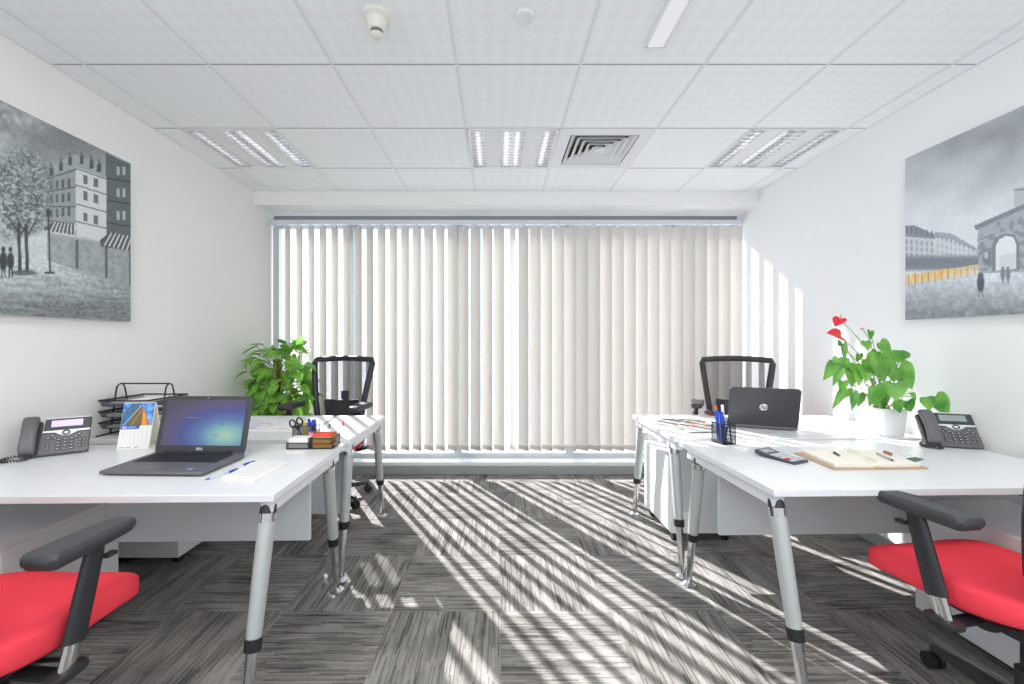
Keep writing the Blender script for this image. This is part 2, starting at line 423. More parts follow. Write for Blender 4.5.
for a, b in zip(ed[:-1], ed[1:]):
    wpart(G().box(a + 0.03, b - 0.03, 4.088, 4.094, 0.15, 2.39), 'pane', 'glass')

# vertical blind
bl = thing('vertical_blind', 'wide beige fabric vertical blind with tilted vanes across the window', 'blind', (0, 3.95, 0))
G().box(XL + 0.01, XR - 0.01, -0.025, 0.025, 2.358, 2.40).build('headrail', 'rail', bl, bevel=0.004)
vx = [-2.105 + 0.1118 * i for i in range(20)] + [0.150 + 0.0] + [0.252 + 0.1118 * i for i in range(19)]
ANG = R(-38)
def vane_geo():
    g = G(); 
    def fn(u, v):
        x = (u - 0.5) * 0.127; return (x, 0.006 * (1 - (2 * u - 1) ** 2), 0.255 + v * (2.345 - 0.255))
    g.grid(fn, 4, 1); return g
proto = None
for i, x in enumerate(vx):
    a = ANG + rnd.uniform(-0.05, 0.05)
    if i == 20: a = R(-66)
    if proto is None:
        v = vane_geo().build('vane', 'vane', bl, loc=(x, 0, 0), rz=a)
        g = G(); g.grid(lambda u, t: ((u - 0.5) * 0.127, 0.006 * (1 - (2 * u - 1) ** 2) - 0.0015, 0.212 + t * 0.045), 4, 1)
        g.grid(lambda u, t: ((u - 0.5) * 0.127, 0.006 * (1 - (2 * u - 1) ** 2) + 0.0015, 0.212 + t * 0.045), 4, 1)
        g.build('weighted_hem', 'vane_hem', v)
        g = G().box(-0.008, 0.008, -0.004, 0.01, 2.335, 2.362); g.build('carrier_clip', 'rail', v)
        proto = v
    else:
        v = dup(proto, bl); v.location = (x, 0, 0); v.rotation_euler = (0, 0, a)

# ------------------------------------------------------------------ ceiling fittings
def luminaire(x0, label):
    t = thing('ceiling_luminaire', label, 'ceiling light', (x0 + 0.3, 2.91, ZC), group='recessed louvred ceiling lights')
    g = G()
    for a in (-1, 1):
        g.box(min(a * 0.3, a * 0.282), max(a * 0.3, a * 0.282), -0.3, 0.3, -0.006, 0.004)
        g.box(-0.3, 0.3, min(a * 0.3, a * 0.282), max(a * 0.3, a * 0.282), -0.006, 0.004)
    g.build('trim_frame', 'white_matt', t, bevel=0.002)
    g = G()
    g.box(-0.298, 0.298, -0.298, 0.298, 0.098, 0.1)
    for a in (-1, 1):
        g.box(a * 0.297 - 0.001, a * 0.297 + 0.001, -0.298, 0.298, 0.0, 0.1); g.box(-0.298, 0.298, a * 0.297 - 0.001, a * 0.297 + 0.001, 0.0, 0.1)
    g.build('housing', 'white_matt', t)
    for a in (-1, 1):                       # curved white reflectors between the louvres
        def fn(u, v): return (a * 0.135 + (u - 0.5) * 0.118, (v - 0.5) * 0.56, 0.003 + 0.006 * (1 - (2 * u - 1) ** 2))
        G().grid(fn, 10, 1).build('reflector', 'white_matt', t)
    for cx, wd, rows in ((-0.235, 0.088, 1), (0, 0.15, 2), (0.235, 0.088, 1)):
        g = G(); n = 12
        for k in range(n + 1):
            y = -0.28 + 0.56 * k / n
            g.box(cx - wd / 2, cx + wd / 2, y - 0.004, y + 0.004, 0.0, 0.03)
        for q in range(rows + 1):
            x = cx - wd / 2 + wd * q / rows
            g.box(x - 0.003, x + 0.003, -0.28, 0.28, 0.0, 0.034)
        g.build('louvre', 'louver', t)
        for q in range(rows):
            x = cx - wd / 2 + wd * (q + 0.5) / rows
            G().tube([(x, -0.27, 0.062), (x, 0.27, 0.062)], 0.012, 10).build('lamp_tube', 'tube', t)
luminaire(GX[0], 'recessed louvred ceiling light near the left wall')
luminaire(GX[3], 'recessed louvred ceiling light in the middle, next to the air vent')
luminaire(GX[6], 'recessed louvred ceiling light near the right wall')

t = thing('air_diffuser', 'square white stepped ceiling air vent between the lights', 'vent', (GX[4] + 0.3, 2.91, ZC))
def sqring(g, r0, z0, r1, z1):
    vs = [(a * r, b * r, z) for r, z in ((r0, z0), (r1, z1)) for a, b in ((-1, -1), (1, -1), (1, 1), (-1, 1))]
    g.add(vs, [(i, (i + 1) % 4, 4 + (i + 1) % 4, 4 + i) for i in range(4)])
g = G(); sqring(g, 0.299, -0.003, 0.225, -0.006); sqring(g, 0.225, -0.006, 0.222, 0.01); sqring(g, 0.299, -0.003, 0.299, 0.01)
g.build('face_frame', 'white_matt', t)
for k in range(5):
    r = 0.215 - 0.042 * k
    g = G(); sqring(g, r, -0.004, r - 0.034, 0.03); sqring(g, r - 0.003, -0.004, r - 0.036, 0.03); sqring(g, r, -0.004, r - 0.003, -0.004)
    g.build('louvre_ring', 'white_matt', t)
G().box(-0.016, 0.016, -0.016, 0.016, -0.004, 0.002).build('centre_plate', 'white_matt', t)
g = G().box(-0.299, 0.299, -0.299, 0.299, 0.115, 0.118)
for a in (-1, 1):
    g.box(a * 0.297 - 0.002, a * 0.297 + 0.002, -0.299, 0.299, 0.0, 0.116); g.box(-0.299, 0.299, a * 0.297 - 0.002, a * 0.297 + 0.002, 0.0, 0.116)
g.build('plenum_box', 'vent_dark', t)

t = thing('slot_light', 'narrow white linear light running along the ceiling toward the viewer', 'ceiling light', (0.716, 1.3, ZC))
g = G()
for a in (-1, 1): g.box(a * 0.044 - 0.007, a * 0.044 + 0.007, -0.6, 0.585, -0.012, 0.0)
for y in (-0.595, 0.58): g.box(-0.05, 0.05, y - 0.006, y + 0.006, -0.012, 0.0)
g.build('trim_frame', 'white_matt', t, bevel=0.002)
def fn(u, v): return ((u - 0.5) * 0.076, -0.59 + 1.165 * v, -0.003 - 0.004 * (1 - (2 * u - 1) ** 2))
G().grid(fn, 8, 1).build('diffuser', 'slot', t)

t = thing('smoke_detector', 'round cream smoke detector hanging from the ceiling', 'smoke detector', (-0.494, 1.707, ZC))
G().lathe([(0.055, 0), (0.056, -0.014), (0.050, -0.018), (0.040, -0.024), (0.032, -0.062), (0.028, -0.066)], 28).build('body', 'detector', t)
g = G()
for k in range(12):
    a = 2 * PI * k / 12; g.bar((0.025 * math.cos(a), 0.025 * math.sin(a), -0.066), (0.025 * math.cos(a), 0.025 * math.sin(a), -0.084), 0.006, 0.003)
g.build('cage', 'detector', t)
G().lathe([(0.023, -0.064), (0.020, -0.086)], 20).build('sensor_core', 'vent_dark', t)
G().lathe([(0.026, -0.080), (0.025, -0.086), (0.016, -0.095), (0.006, -0.097)], 24).build('cap', 'detector', t)
t = thing('ceiling_sensor', 'small flat white disc on the ceiling', 'ceiling disc', (0.115, 1.707, ZC))
G().lathe([(0.040, 0), (0.041, -0.008), (0.037, -0.014), (0.010, -0.016)], 32).build('cover', 'white_matt', t)
G().lathe([(0.045, 0.0), (0.045, -0.003)], 32).build('rim', 'grid', t)

# ------------------------------------------------------------------ paintings
def noise2(w_, h_, sx, sy, seed):
    r = np.random.RandomState(seed); gx, gy = max(2, int(sx)), max(2, int(sy))
    a = r.rand(gy + 1, gx + 1); x = np.linspace(0, gx - 1e-6, w_); y = np.linspace(0, gy - 1e-6, h_)
    xi, yi = x.astype(int), y.astype(int); fx, fy = x - xi, (y - yi)[:, None]
    A, B, C_, D = a[yi][:, xi], a[yi][:, xi + 1], a[yi + 1][:, xi], a[yi + 1][:, xi + 1]
    return (A * (1 - fx) + B * fx) * (1 - fy) + (C_ * (1 - fx) + D * fx) * fy
class Art:
    """paints shapes on a grid of canvas points; U, V are the drawing coordinates of each point"""
    def __init__(self, U, V): self.U, self.V = U, V; self.c = np.zeros(U.shape + (3,)); self.h, self.w = U.shape
    def fill(self, mask, col, a=1.0):
        col = np.array(col, float); a = (np.asarray(a) * mask)[..., None] if np.ndim(a) else (a * mask)[..., None]
        self.c = self.c * (1 - a) + col * a
    def poly(self, pts, col, a=1.0):
        ins = np.zeros(self.U.shape, bool); n = len(pts)
        for i in range(n):
            (x1, y1), (x2, y2) = pts[i], pts[(i + 1) % n]
            if y1 == y2: continue
            cond = (y1 > self.V) != (y2 > self.V)
            ins ^= cond & (self.U < (x2 - x1) * (self.V - y1) / (y2 - y1) + x1)
        self.fill(ins.astype(float), col, a); return ins
    def ell(self, x, y, rx, ry, col, a=1.0, soft=0.3, n=None):
        q = np.sqrt(((self.U - x) / rx) ** 2 + ((self.V - y) / ry) ** 2)
        k = np.clip((1 - q) / soft + 0.5, 0, 1)
        if n is not None: k = k * n
        self.fill(k, col, a)
    def line(self, p, q, wd, col, a=1.0):
        px, py = q[0] - p[0], q[1] - p[1]; L = px * px + py * py + 1e-9
        t = np.clip(((self.U - p[0]) * px + (self.V - p[1]) * py) / L, 0, 1)
        d = np.hypot(self.U - p[0] - t * px, self.V - p[1] - t * py)
        self.fill(np.clip((wd / 2 - d) + 0.7, 0, 1), col, a)
def picture(name, P, c, mname, parent):
    """P: (h, w, 3) points, c: (h, w, 3) sRGB 0-255"""
    h, w_ = c.shape[:2]
    idx = np.arange(h * w_).reshape(h, w_)
    faces = np.stack([idx[:-1, :-1], idx[:-1, 1:], idx[1:, 1:], idx[1:, :-1]], -1).reshape(-1, 4)
    me = bpy.data.meshes.new(name); me.from_pydata(P.reshape(-1, 3).tolist(), [], faces.tolist())
    lin = np.clip(c / 255.0, 0, 1); lin = np.where(lin <= 0.04045, lin / 12.92, ((lin + 0.055) / 1.055) ** 2.4)
    at_ = me.color_attributes.new('paint', 'FLOAT_COLOR', 'POINT')
    at_.data.foreach_set('color', np.concatenate([lin, np.ones(lin.shape[:2] + (1,))], -1).astype(np.float32).ravel())
    me.materials.append(M[mname]); me.update()
    o = bpy.data.objects.new(name, me); C.objects.link(o); o.parent = parent; return o

def paint_left(U, V):
    A = Art(U, V); h, w_ = U.shape
    n1, n2, n3 = noise2(w_, h, 14, 10, 1), noise2(w_, h, 90, 60, 2), noise2(w_, h, 180, 120, 3)
    sky = 118 + np.clip((V - 40 - 0.35 * U) / 260, 0, 1) * 80
    A.c[:] = (sky + 40 * (n1 - 0.5) + 10 * (n3 - 0.5))[..., None] * np.array([0.96, 1.0, 1.01])
    for k in range(26):
        r = np.random.RandomState(50 + k); A.ell(r.uniform(-260, 90), r.uniform(50, 200), r.uniform(25, 60), r.uniform(14, 36), (205, 211, 212), 0.4, 0.9, n2)
    # pavement
    ground = V > 455 + 0.30 * np.clip(U - 130, -600, 400) * (U > 130) + np.where(U < 130, (130 - U) * 0.05, 0)
    gv = 200 - np.clip((V - 480) / 120, 0, 1) * 88
    A.fill(ground.astype(float), (0, 0, 0), 1.0)
    ns = noise2(w_, h, 26, 110, 4); gl = (gv + 22 * (n2 - 0.5) + 30 * (n3 - 0.5) + 46 * (ns - 0.5))[..., None] * np.array([0.95, 1, 1.01])
    A.c = np.where(ground[..., None], gl, A.c)
    # dark side building at the right edge
    A.poly([(288, 172), (420, 235), (420, 470), (288, 420)], (82, 90, 94))
    for y in (240, 300, 362): A.line((288, y), (420, y + 24), 4, (52, 58, 60))
    for y in (208, 268, 330):
        for x in (318, 334, 385): A.poly([(x, y), (x + 8, y + 3), (x + 8, y + 26), (x, y + 23)], (168, 176, 178))
    # corner house
    A.poly([(125, 232), (207, 205), (207, 395), (125, 372)], (140, 147, 149))
    A.poly([(205, 205), (290, 238), (290, 418), (205, 392)], (202, 207, 207))
    A.poly([(128, 238), (150, 205), (205, 176), (285, 206), (288, 240), (206, 210)], (150, 157, 160))
    for x, y in ((140, 214), (165, 200), (190, 185), (222, 182), (250, 194), (270, 203)):
        A.poly([(x - 5, y), (x + 6, y - 3), (x + 6, y + 20), (x - 5, y + 22)], (66, 72, 76))
        A.poly([(x - 3, y - 14), (x + 2, y - 15), (x + 2, y + 2), (x - 3, y + 2)], (80, 86, 90))
    for y in (240, 275, 315, 352):
        A.line((125, y + 4), (206, y - 22 + (y - 240) * 0.35), 3.2, (62, 70, 74), 0.85)
        A.line((206, y - 26 + (y - 240) * 0.3), (290, y + 4 + (y - 240) * 0.2), 3.0, (84, 92, 96), 0.85)
    for r_, y in enumerate((252, 290, 330)):
        for x in (136, 152, 168, 184): A.poly([(x, y - (x - 125) * 0.16), (x + 7, y - 1 - (x - 125) * 0.16), (x + 7, y + 20 - (x - 125) * 0.1), (x, y + 21 - (x - 125) * 0.1)], (78, 86, 90))
    for y in (232, 276, 334):
        for x in (228, 256): A.poly([(x, y + (x - 228) * 0.3), (x + 11, y + 3 + (x - 228) * 0.3), (x + 11, y + 27 + (x - 228) * 0.3), (x, y + 24 + (x - 228) * 0.3)], (92, 98, 102))
    # shop fronts and striped awnings
    A.poly([(128, 388), (420, 440), (420, 560), (357, 542), (128, 466)], (158, 165, 166), 0.95)
    A.fill(((U > 128) & (V > 395 + 0.16 * (U - 128)) & (V < 466 + 0.33 * (U - 128))).astype(float), (96, 104, 108), 0.5 * n2)
    for x in (210, 290, 356): A.line((x, 400 + (x - 130) * 0.16), (x, 462 + (x - 130) * 0.31), 7, (64, 70, 74), 0.8)
    A.poly([(118, 376), (150, 358), (206, 366), (208, 398), (122, 384)], (70, 76, 80))
    A.poly([(272, 412), (300, 388), (420, 412), (420, 450), (276, 428)], (70, 76, 80))
    for k in range(7): A.line((150 + k * 9, 362 + k), (138 + k * 11, 386 + k * 1.5), 3.2, (206, 210, 210))
    for k in range(10): A.line((304 + k * 11, 392 + k * 2), (286 + k * 12, 424 + k * 2.6), 3.6, (206, 210, 210))
    # trees
    for cx_, cy_, rx, ry in ((62, 270, 78, 118), (20, 300, 70, 110), (-90, 280, 90, 130), (-230, 290, 110, 150), (90, 330, 40, 60)):
        A.ell(cx_, cy_, rx, ry, (112, 120, 123), 0.75, 0.5, np.clip(n2 * 1.5, 0, 1))
        A.ell(cx_, cy_, rx * 0.95, ry * 0.95, (66, 73, 77), 0.75, 0.6, (n3 > 0.52) * 1.0)
        A.ell(cx_, cy_, rx, ry, (196, 202, 203), 0.6, 0.6, (noise2(w_, h, 150, 110, int(cx_) + 400) > 0.68) * 1.0)
    for x in (54, 74, -80, -230):
        A.line((x - 4, 370), (x, 498), 9, (50, 56, 60)); A.line((x, 400), (x - 30, 350), 4, (56, 62, 66)); A.line((x, 400), (x + 26, 352), 4, (56, 62, 66))
    A.ell(64, 500, 34, 8, (70, 76, 80), 0.8)
    # street lamp and strollers
    A.line((132, 345), (136, 500), 4.5, (52, 58, 62)); A.ell(131, 336, 6, 12, (52, 58, 62)); A.line((124, 500), (146, 500), 6, (60, 66, 70))
    for x, s in ((8, 1.0), (28, 0.9), (-130, 1.1)):
        A.ell(x, 468, 11 * s, 26 * s, (42, 47, 51)); A.ell(x, 436, 6 * s, 8 * s, (50, 55, 59)); A.line((x - 3, 490), (x - 4, 512), 4, (48, 54, 58)); A.line((x + 4, 490), (x + 5, 510), 4, (48, 54, 58))
    A.c += (14 * (n3 - 0.5))[..., None]
    return A.c
def paint_right(U, V):
    A = Art(U, V); h, w_ = U.shape
    n1, n2, n3 = noise2(w_, h, 16, 12, 11), noise2(w_, h, 80, 50, 12), noise2(w_, h, 180, 120, 13)
    s = np.clip((V - 120) / 230, 0, 1)
    base = 148 + 62 * s + 34 * (n1 - 0.5) * (1 - s * 0.6)
    A.c[:] = base[..., None] * np.array([0.975, 1.0, 1.02])
    gr = V > 488 + (330 - U) * 0.10 * (U < 330)
    gv = 204 - 78 * np.clip((V - 505) / 105, 0, 1) + 34 * (n2 - 0.5) + 20 * (n3 - 0.5)
    A.c = np.where(gr[..., None], gv[..., None] * np.array([0.965, 1.0, 1.03]), A.c)
    # terraces
    A.poly([(60, 380), (122, 380), (200, 402), (210, 470), (60, 482)], (184, 189, 194))
    A.poly([(60, 370), (122, 372), (150, 370), (206, 396), (206, 408), (122, 400), (60, 400)], (120, 127, 136))
    A.poly([(205, 392), (250, 396), (322, 436), (322, 474), (205, 470)], (190, 195, 200))
    A.poly([(205, 388), (250, 392), (322, 434), (322, 444), (250, 408), (205, 404)], (146, 153, 162))
    for x in range(128, 204, 14):
        A.line((x, 372 + (x - 122) * 0.2), (x, 386 + (x - 122) * 0.2), 4, (96, 102, 112))
        for y in (410, 428, 446): A.line((x, y + (x - 122) * 0.1), (x, y + 9 + (x - 122) * 0.1), 4, (130, 137, 146))
    for x in range(214, 318, 12):
        A.line((x, 394 + (x - 205) * 0.34), (x, 402 + (x - 205) * 0.34), 3, (116, 122, 132))
        for y in (420, 438): A.line((x, y + (x - 205) * 0.2), (x, y + 7 + (x - 205) * 0.2), 3, (150, 156, 164))
    # row of trees, amber below
    for k in range(44):
        x = 70 + k * 6.0; A.ell(x, 474 + 6 * math.sin(k * 2.1) + (k / 44) * 0, 13, 17, (104, 111, 120), 0.7, 0.6)
    A.poly([(60, 512), (122, 506), (326, 478), (326, 502), (122, 534), (60, 545)], (222, 198, 146), 0.8)
    A.fill(((U < 326) & (V > 506 - (U - 122) * 0.14) & (V < 534 - (U - 122) * 0.155)).astype(float), (228, 168, 82), 0.75 * np.clip((n2 - 0.3) * 3, 0, 1))
    for k in range(14): A.line((80 + k * 18, 512 - k * 2.2), (80 + k * 18, 545 - k * 2.8), 2.4, (112, 112, 108), 0.7)
    # triumphal gateway
    A.poly([(322, 378), (449, 322), (600, 322), (600, 494), (326, 502)], (150, 157, 164))
    A.poly([(312, 372), (449, 312), (600, 312), (600, 326), (449, 326), (318, 384)], (112, 118, 127))
    A.poly([(424, 272), (449, 262), (600, 262), (600, 312), (449, 312), (424, 322)], (166, 172, 178))
    A.line((424, 274), (600, 258), 4, (110, 116, 124))
    A.fill(((U > 322) & (V > np.maximum(385 - (U - 322) * 0.42, 330)) & (V < 496)).astype(float), (100, 107, 116), 0.55 * (n2 > 0.55))
    A.poly([(362, 496), (362, 424), (372, 404), (398, 392), (424, 396), (436, 418), (436, 492)], (108, 114, 122))
    A.poly([(372, 494), (372, 428), (382, 409), (400, 399), (420, 403), (428, 420), (428, 490)], (212, 215, 218))
    A.poly([(480, 494), (480, 400), (500, 372), (540, 372), (560, 400), (560, 494)], (205, 209, 213))
    A.poly([(384, 492), (384, 452), (428, 444), (428, 490)], (196, 200, 204))
    A.ell(348, 460, 13, 22, (98, 104, 112), 0.8, 0.6); A.ell(346, 452, 6, 10, (196, 200, 204), 0.7)
    for y in (405, 440): A.line((322, y + 6), (362, y - 8), 3, (112, 118, 126))
    # walkers
    A.ell(331, 528, 10, 26, (66, 71, 80)); A.ell(331, 508, 8, 8, (74, 79, 88)); A.line((327, 548), (326, 568), 3, (80, 85, 94)); A.line((335, 548), (337, 566), 3, (80, 85, 94))
    for x in (392, 406): A.ell(x, 505, 6, 19, (108, 113, 122)); A.ell(x, 488, 4, 5, (112, 117, 126)); A.line((x, 520), (x + 1, 530), 3, (120, 125, 134))
    A.c += (10 * (n3 - 0.5))[..., None]
    return A.c
def painting(name, label, wall_x, side, ys_, zs_, fn, crop):
    t = thing(name, label, 'painting', (wall_x, ys_[1], zs_[0]))
    W, H = ys_[1] - ys_[0], zs_[1] - zs_[0]; th = 0.035
    x0, x1 = (0.002, th) if side < 0 else (-th, -0.002)
    G().box(x0, x1, -W, 0, 0, H).build('stretched_canvas', 'canvas', t, bevel=0.002)
    h_, w_ = int(H / 0.0036) + 1, int(W / 0.0036) + 1
    yy, zz = np.meshgrid(np.linspace(-W + 0.001, -0.001, w_), np.linspace(0.001, H - 0.001, h_))
    xf = wall_x + (th if side < 0 else -th)
    px = CX + xf * F / (yy + ys_[1]); py = CY + (EYE - zz - zs_[0]) * F / (yy + ys_[1])
    U, V = (px - crop[0]) * crop[2], (py - crop[1]) * crop[2]
    P = np.stack([np.full_like(yy, xf - wall_x + (0.0015 if side < 0 else -0.0015)), yy, zz], -1)
    picture('painted_picture', P, fn(U, V) * 0.88 + 36, 'art', t)
painting('street_painting', 'grey canvas painting of a corner house and trees, on the left wall', XL, -1, (1.15, 2.412), (1.361, 2.281), paint_left, (0, 90, 2.736))
painting('boulevard_painting', 'grey canvas painting of an arch and amber trees, on the right wall', XR, 1, (1.05, 2.332), (1.366, 2.274), paint_right, (860, 90, 2.737))

# ------------------------------------------------------------------ desks
def desk(label, px, py, s, t, W, rz, mz, mi=0.095):
    """corner (aisle side, sitter's edge) at px, py; runs to the wall along s*x, away from the sitter along t*y"""
    o = thing('desk', label, 'desk', (px, py, 0), rz, 'white desks on splayed silver legs')
    D = 0.70
    def bx(x0, x1, y0, y1, z0, z1, g=None):
        a, b = sorted((s * x0, s * x1)); c, d = sorted((t * y0, t * y1)); return (g or G()).box(a, b, c, d, z0, z1)
    bx(0, W, 0, D, TZ - 0.025, TZ).build('tabletop', 'white', o, bevel=0.002)
    for x in (0.022, W - 0.062): bx(x, x + 0.04, 0.035, D - 0.035, TZ - 0.075, TZ - 0.0255).build('side_rail', 'edge', o, bevel=0.003)
    for y in (0.16, D - 0.16): bx(0.062, W - 0.062, y - 0.02, y + 0.02, TZ - 0.070, TZ - 0.0255).build('cross_rail', 'edge', o, bevel=0.002)
    bx(0.095, W - mi, 0.50, 0.518, mz, TZ - 0.03).build('modesty_panel', 'panel', o, bevel=0.001)
    for x in (0.046, W - 0.046):
        for y0, y1 in ((0.06, -0.10), (D - 0.115, D)):
            a = Vector((s * x, t * y0, TZ - 0.045)); b = Vector((s * x, t * y1, 0.0)); P = lambda k: a.lerp(b, k)
            leg = G().tube([P(0.075), P(0.30), P(0.60)], [0.027, 0.0265, 0.0235], 20).build('leg', 'silver', o, sharp=60)
            G().tube([P(-0.02), P(0.02), P(0.055)], [0.020, 0.026, 0.0268], 20).build('top_cap', 'black', leg)
            G().tube([P(0.05), P(0.09)], 0.0283, 20).build('chrome_band', 'chrome', leg)
            G().tube([P(0.585), P(0.64)], [0.0265, 0.0255], 20).build('collar', 'rubber', leg, bevel=0.002)
            G().tube([P(0.63), P(0.97)], [0.0190, 0.0150], 16).build('lower_tube', 'chrome', leg, sharp=60)
            G().lathe([(0.034, 0.0), (0.035, 0.004), (0.026, 0.010), (0.013, 0.020)], 24, tuple(P(1.0))).build('foot', 'chrome', leg)
    return o
DL = desk('white desk at front left holding the open laptop with lit screen', -0.743, 1.380, -1, 1, 1.38, R(1.1), 0.345)
DLF = desk('white desk behind the front left desk, strewn with drawings and pins', -0.772, 2.868, -1, -1, 1.37, R(0.3), 0.27, 0.42)
DR = desk('white desk at front right holding the notebook, calculator and desk phone', 0.951, 1.425, 1, 1, 1.345, R(1.4), 0.345)
DRF = desk('white desk behind the front right desk, holding the closed-back laptop', 0.945, 2.898, 1, -1, 1.345, R(-0.6), 0.27)

def pedestal(label, x0, x1, y0, y1, fdir, low=0.062):
    cx, cy = (x0 + x1) / 2, (y0 + y1) / 2; hw, hd = (x1 - x0) / 2, (y1 - y0) / 2
    o = thing('pedestal_cabinet', label, 'drawer cabinet', (cx, cy, 0), 0 if fdir < 0 else PI, 'white mobile drawer cabinets')
    G().box(-hw, hw, -hd + 0.02, hd, low, 0.502).build('body', 'white_matt', o, bevel=0.002)
    G().box(-hw, hw, -hd, hd, 0.5025, 0.524).build('top_board', 'white', o, bevel=0.002)
    for z0, z1 in ((low + 0.004, 0.275), (0.279, 0.388), (0.392, 0.5)):
        d = G().box(-hw + 0.002, hw - 0.002, -hd, -hd + 0.0195, z0, z1).build('drawer', 'white', o, bevel=0.002)
        G().box(-0.06, 0.06, -hd - 0.012, -hd, z1 - 0.03, z1 - 0.02).build('handle', 'chrome', d, bevel=0.002)
    for a in (-1, 1):
        for b in (-1, 1):
            if low < 0.03:
                G().lathe([(0.016, 0.0), (0.018, 0.002), (0.014, low)], 14, (a * (hw - 0.04), b * (hd - 0.05), 0)).build('glide', 'rubber', o); continue
            cr_ = min(0.0225, low * 0.46); g = G(); x, y = a * (hw - 0.04), b * (hd - 0.05)
            for q in (-0.010, 0.010): g.tube([(x + q - 0.007, y, cr_), (x + q + 0.007, y, cr_)], cr_, 16)
            g.lathe([(0.014, cr_), (0.014, low)], 12, (x, y, 0))
            g.build('caster', 'rubber', o)
pedestal('white drawer cabinet by the left wall, under the laptop desk', XL + 0.015, -1.755, 1.447, 1.925, -1, 0.048)
pedestal('white drawer cabinet by the right wall, beside the red seat', 1.905, XR - 0.013, 1.475, 1.89, -1, 0.038)
pedestal('white drawer cabinet by the left wall, under the rear desk', XL + 0.015, -1.765, 2.298, 2.76, 1, 0.048)
pedestal('sunlit white drawer cabinet beside the aisle, under the rear right desk', 1.075, 1.47, 2.56, 3.03, 1)

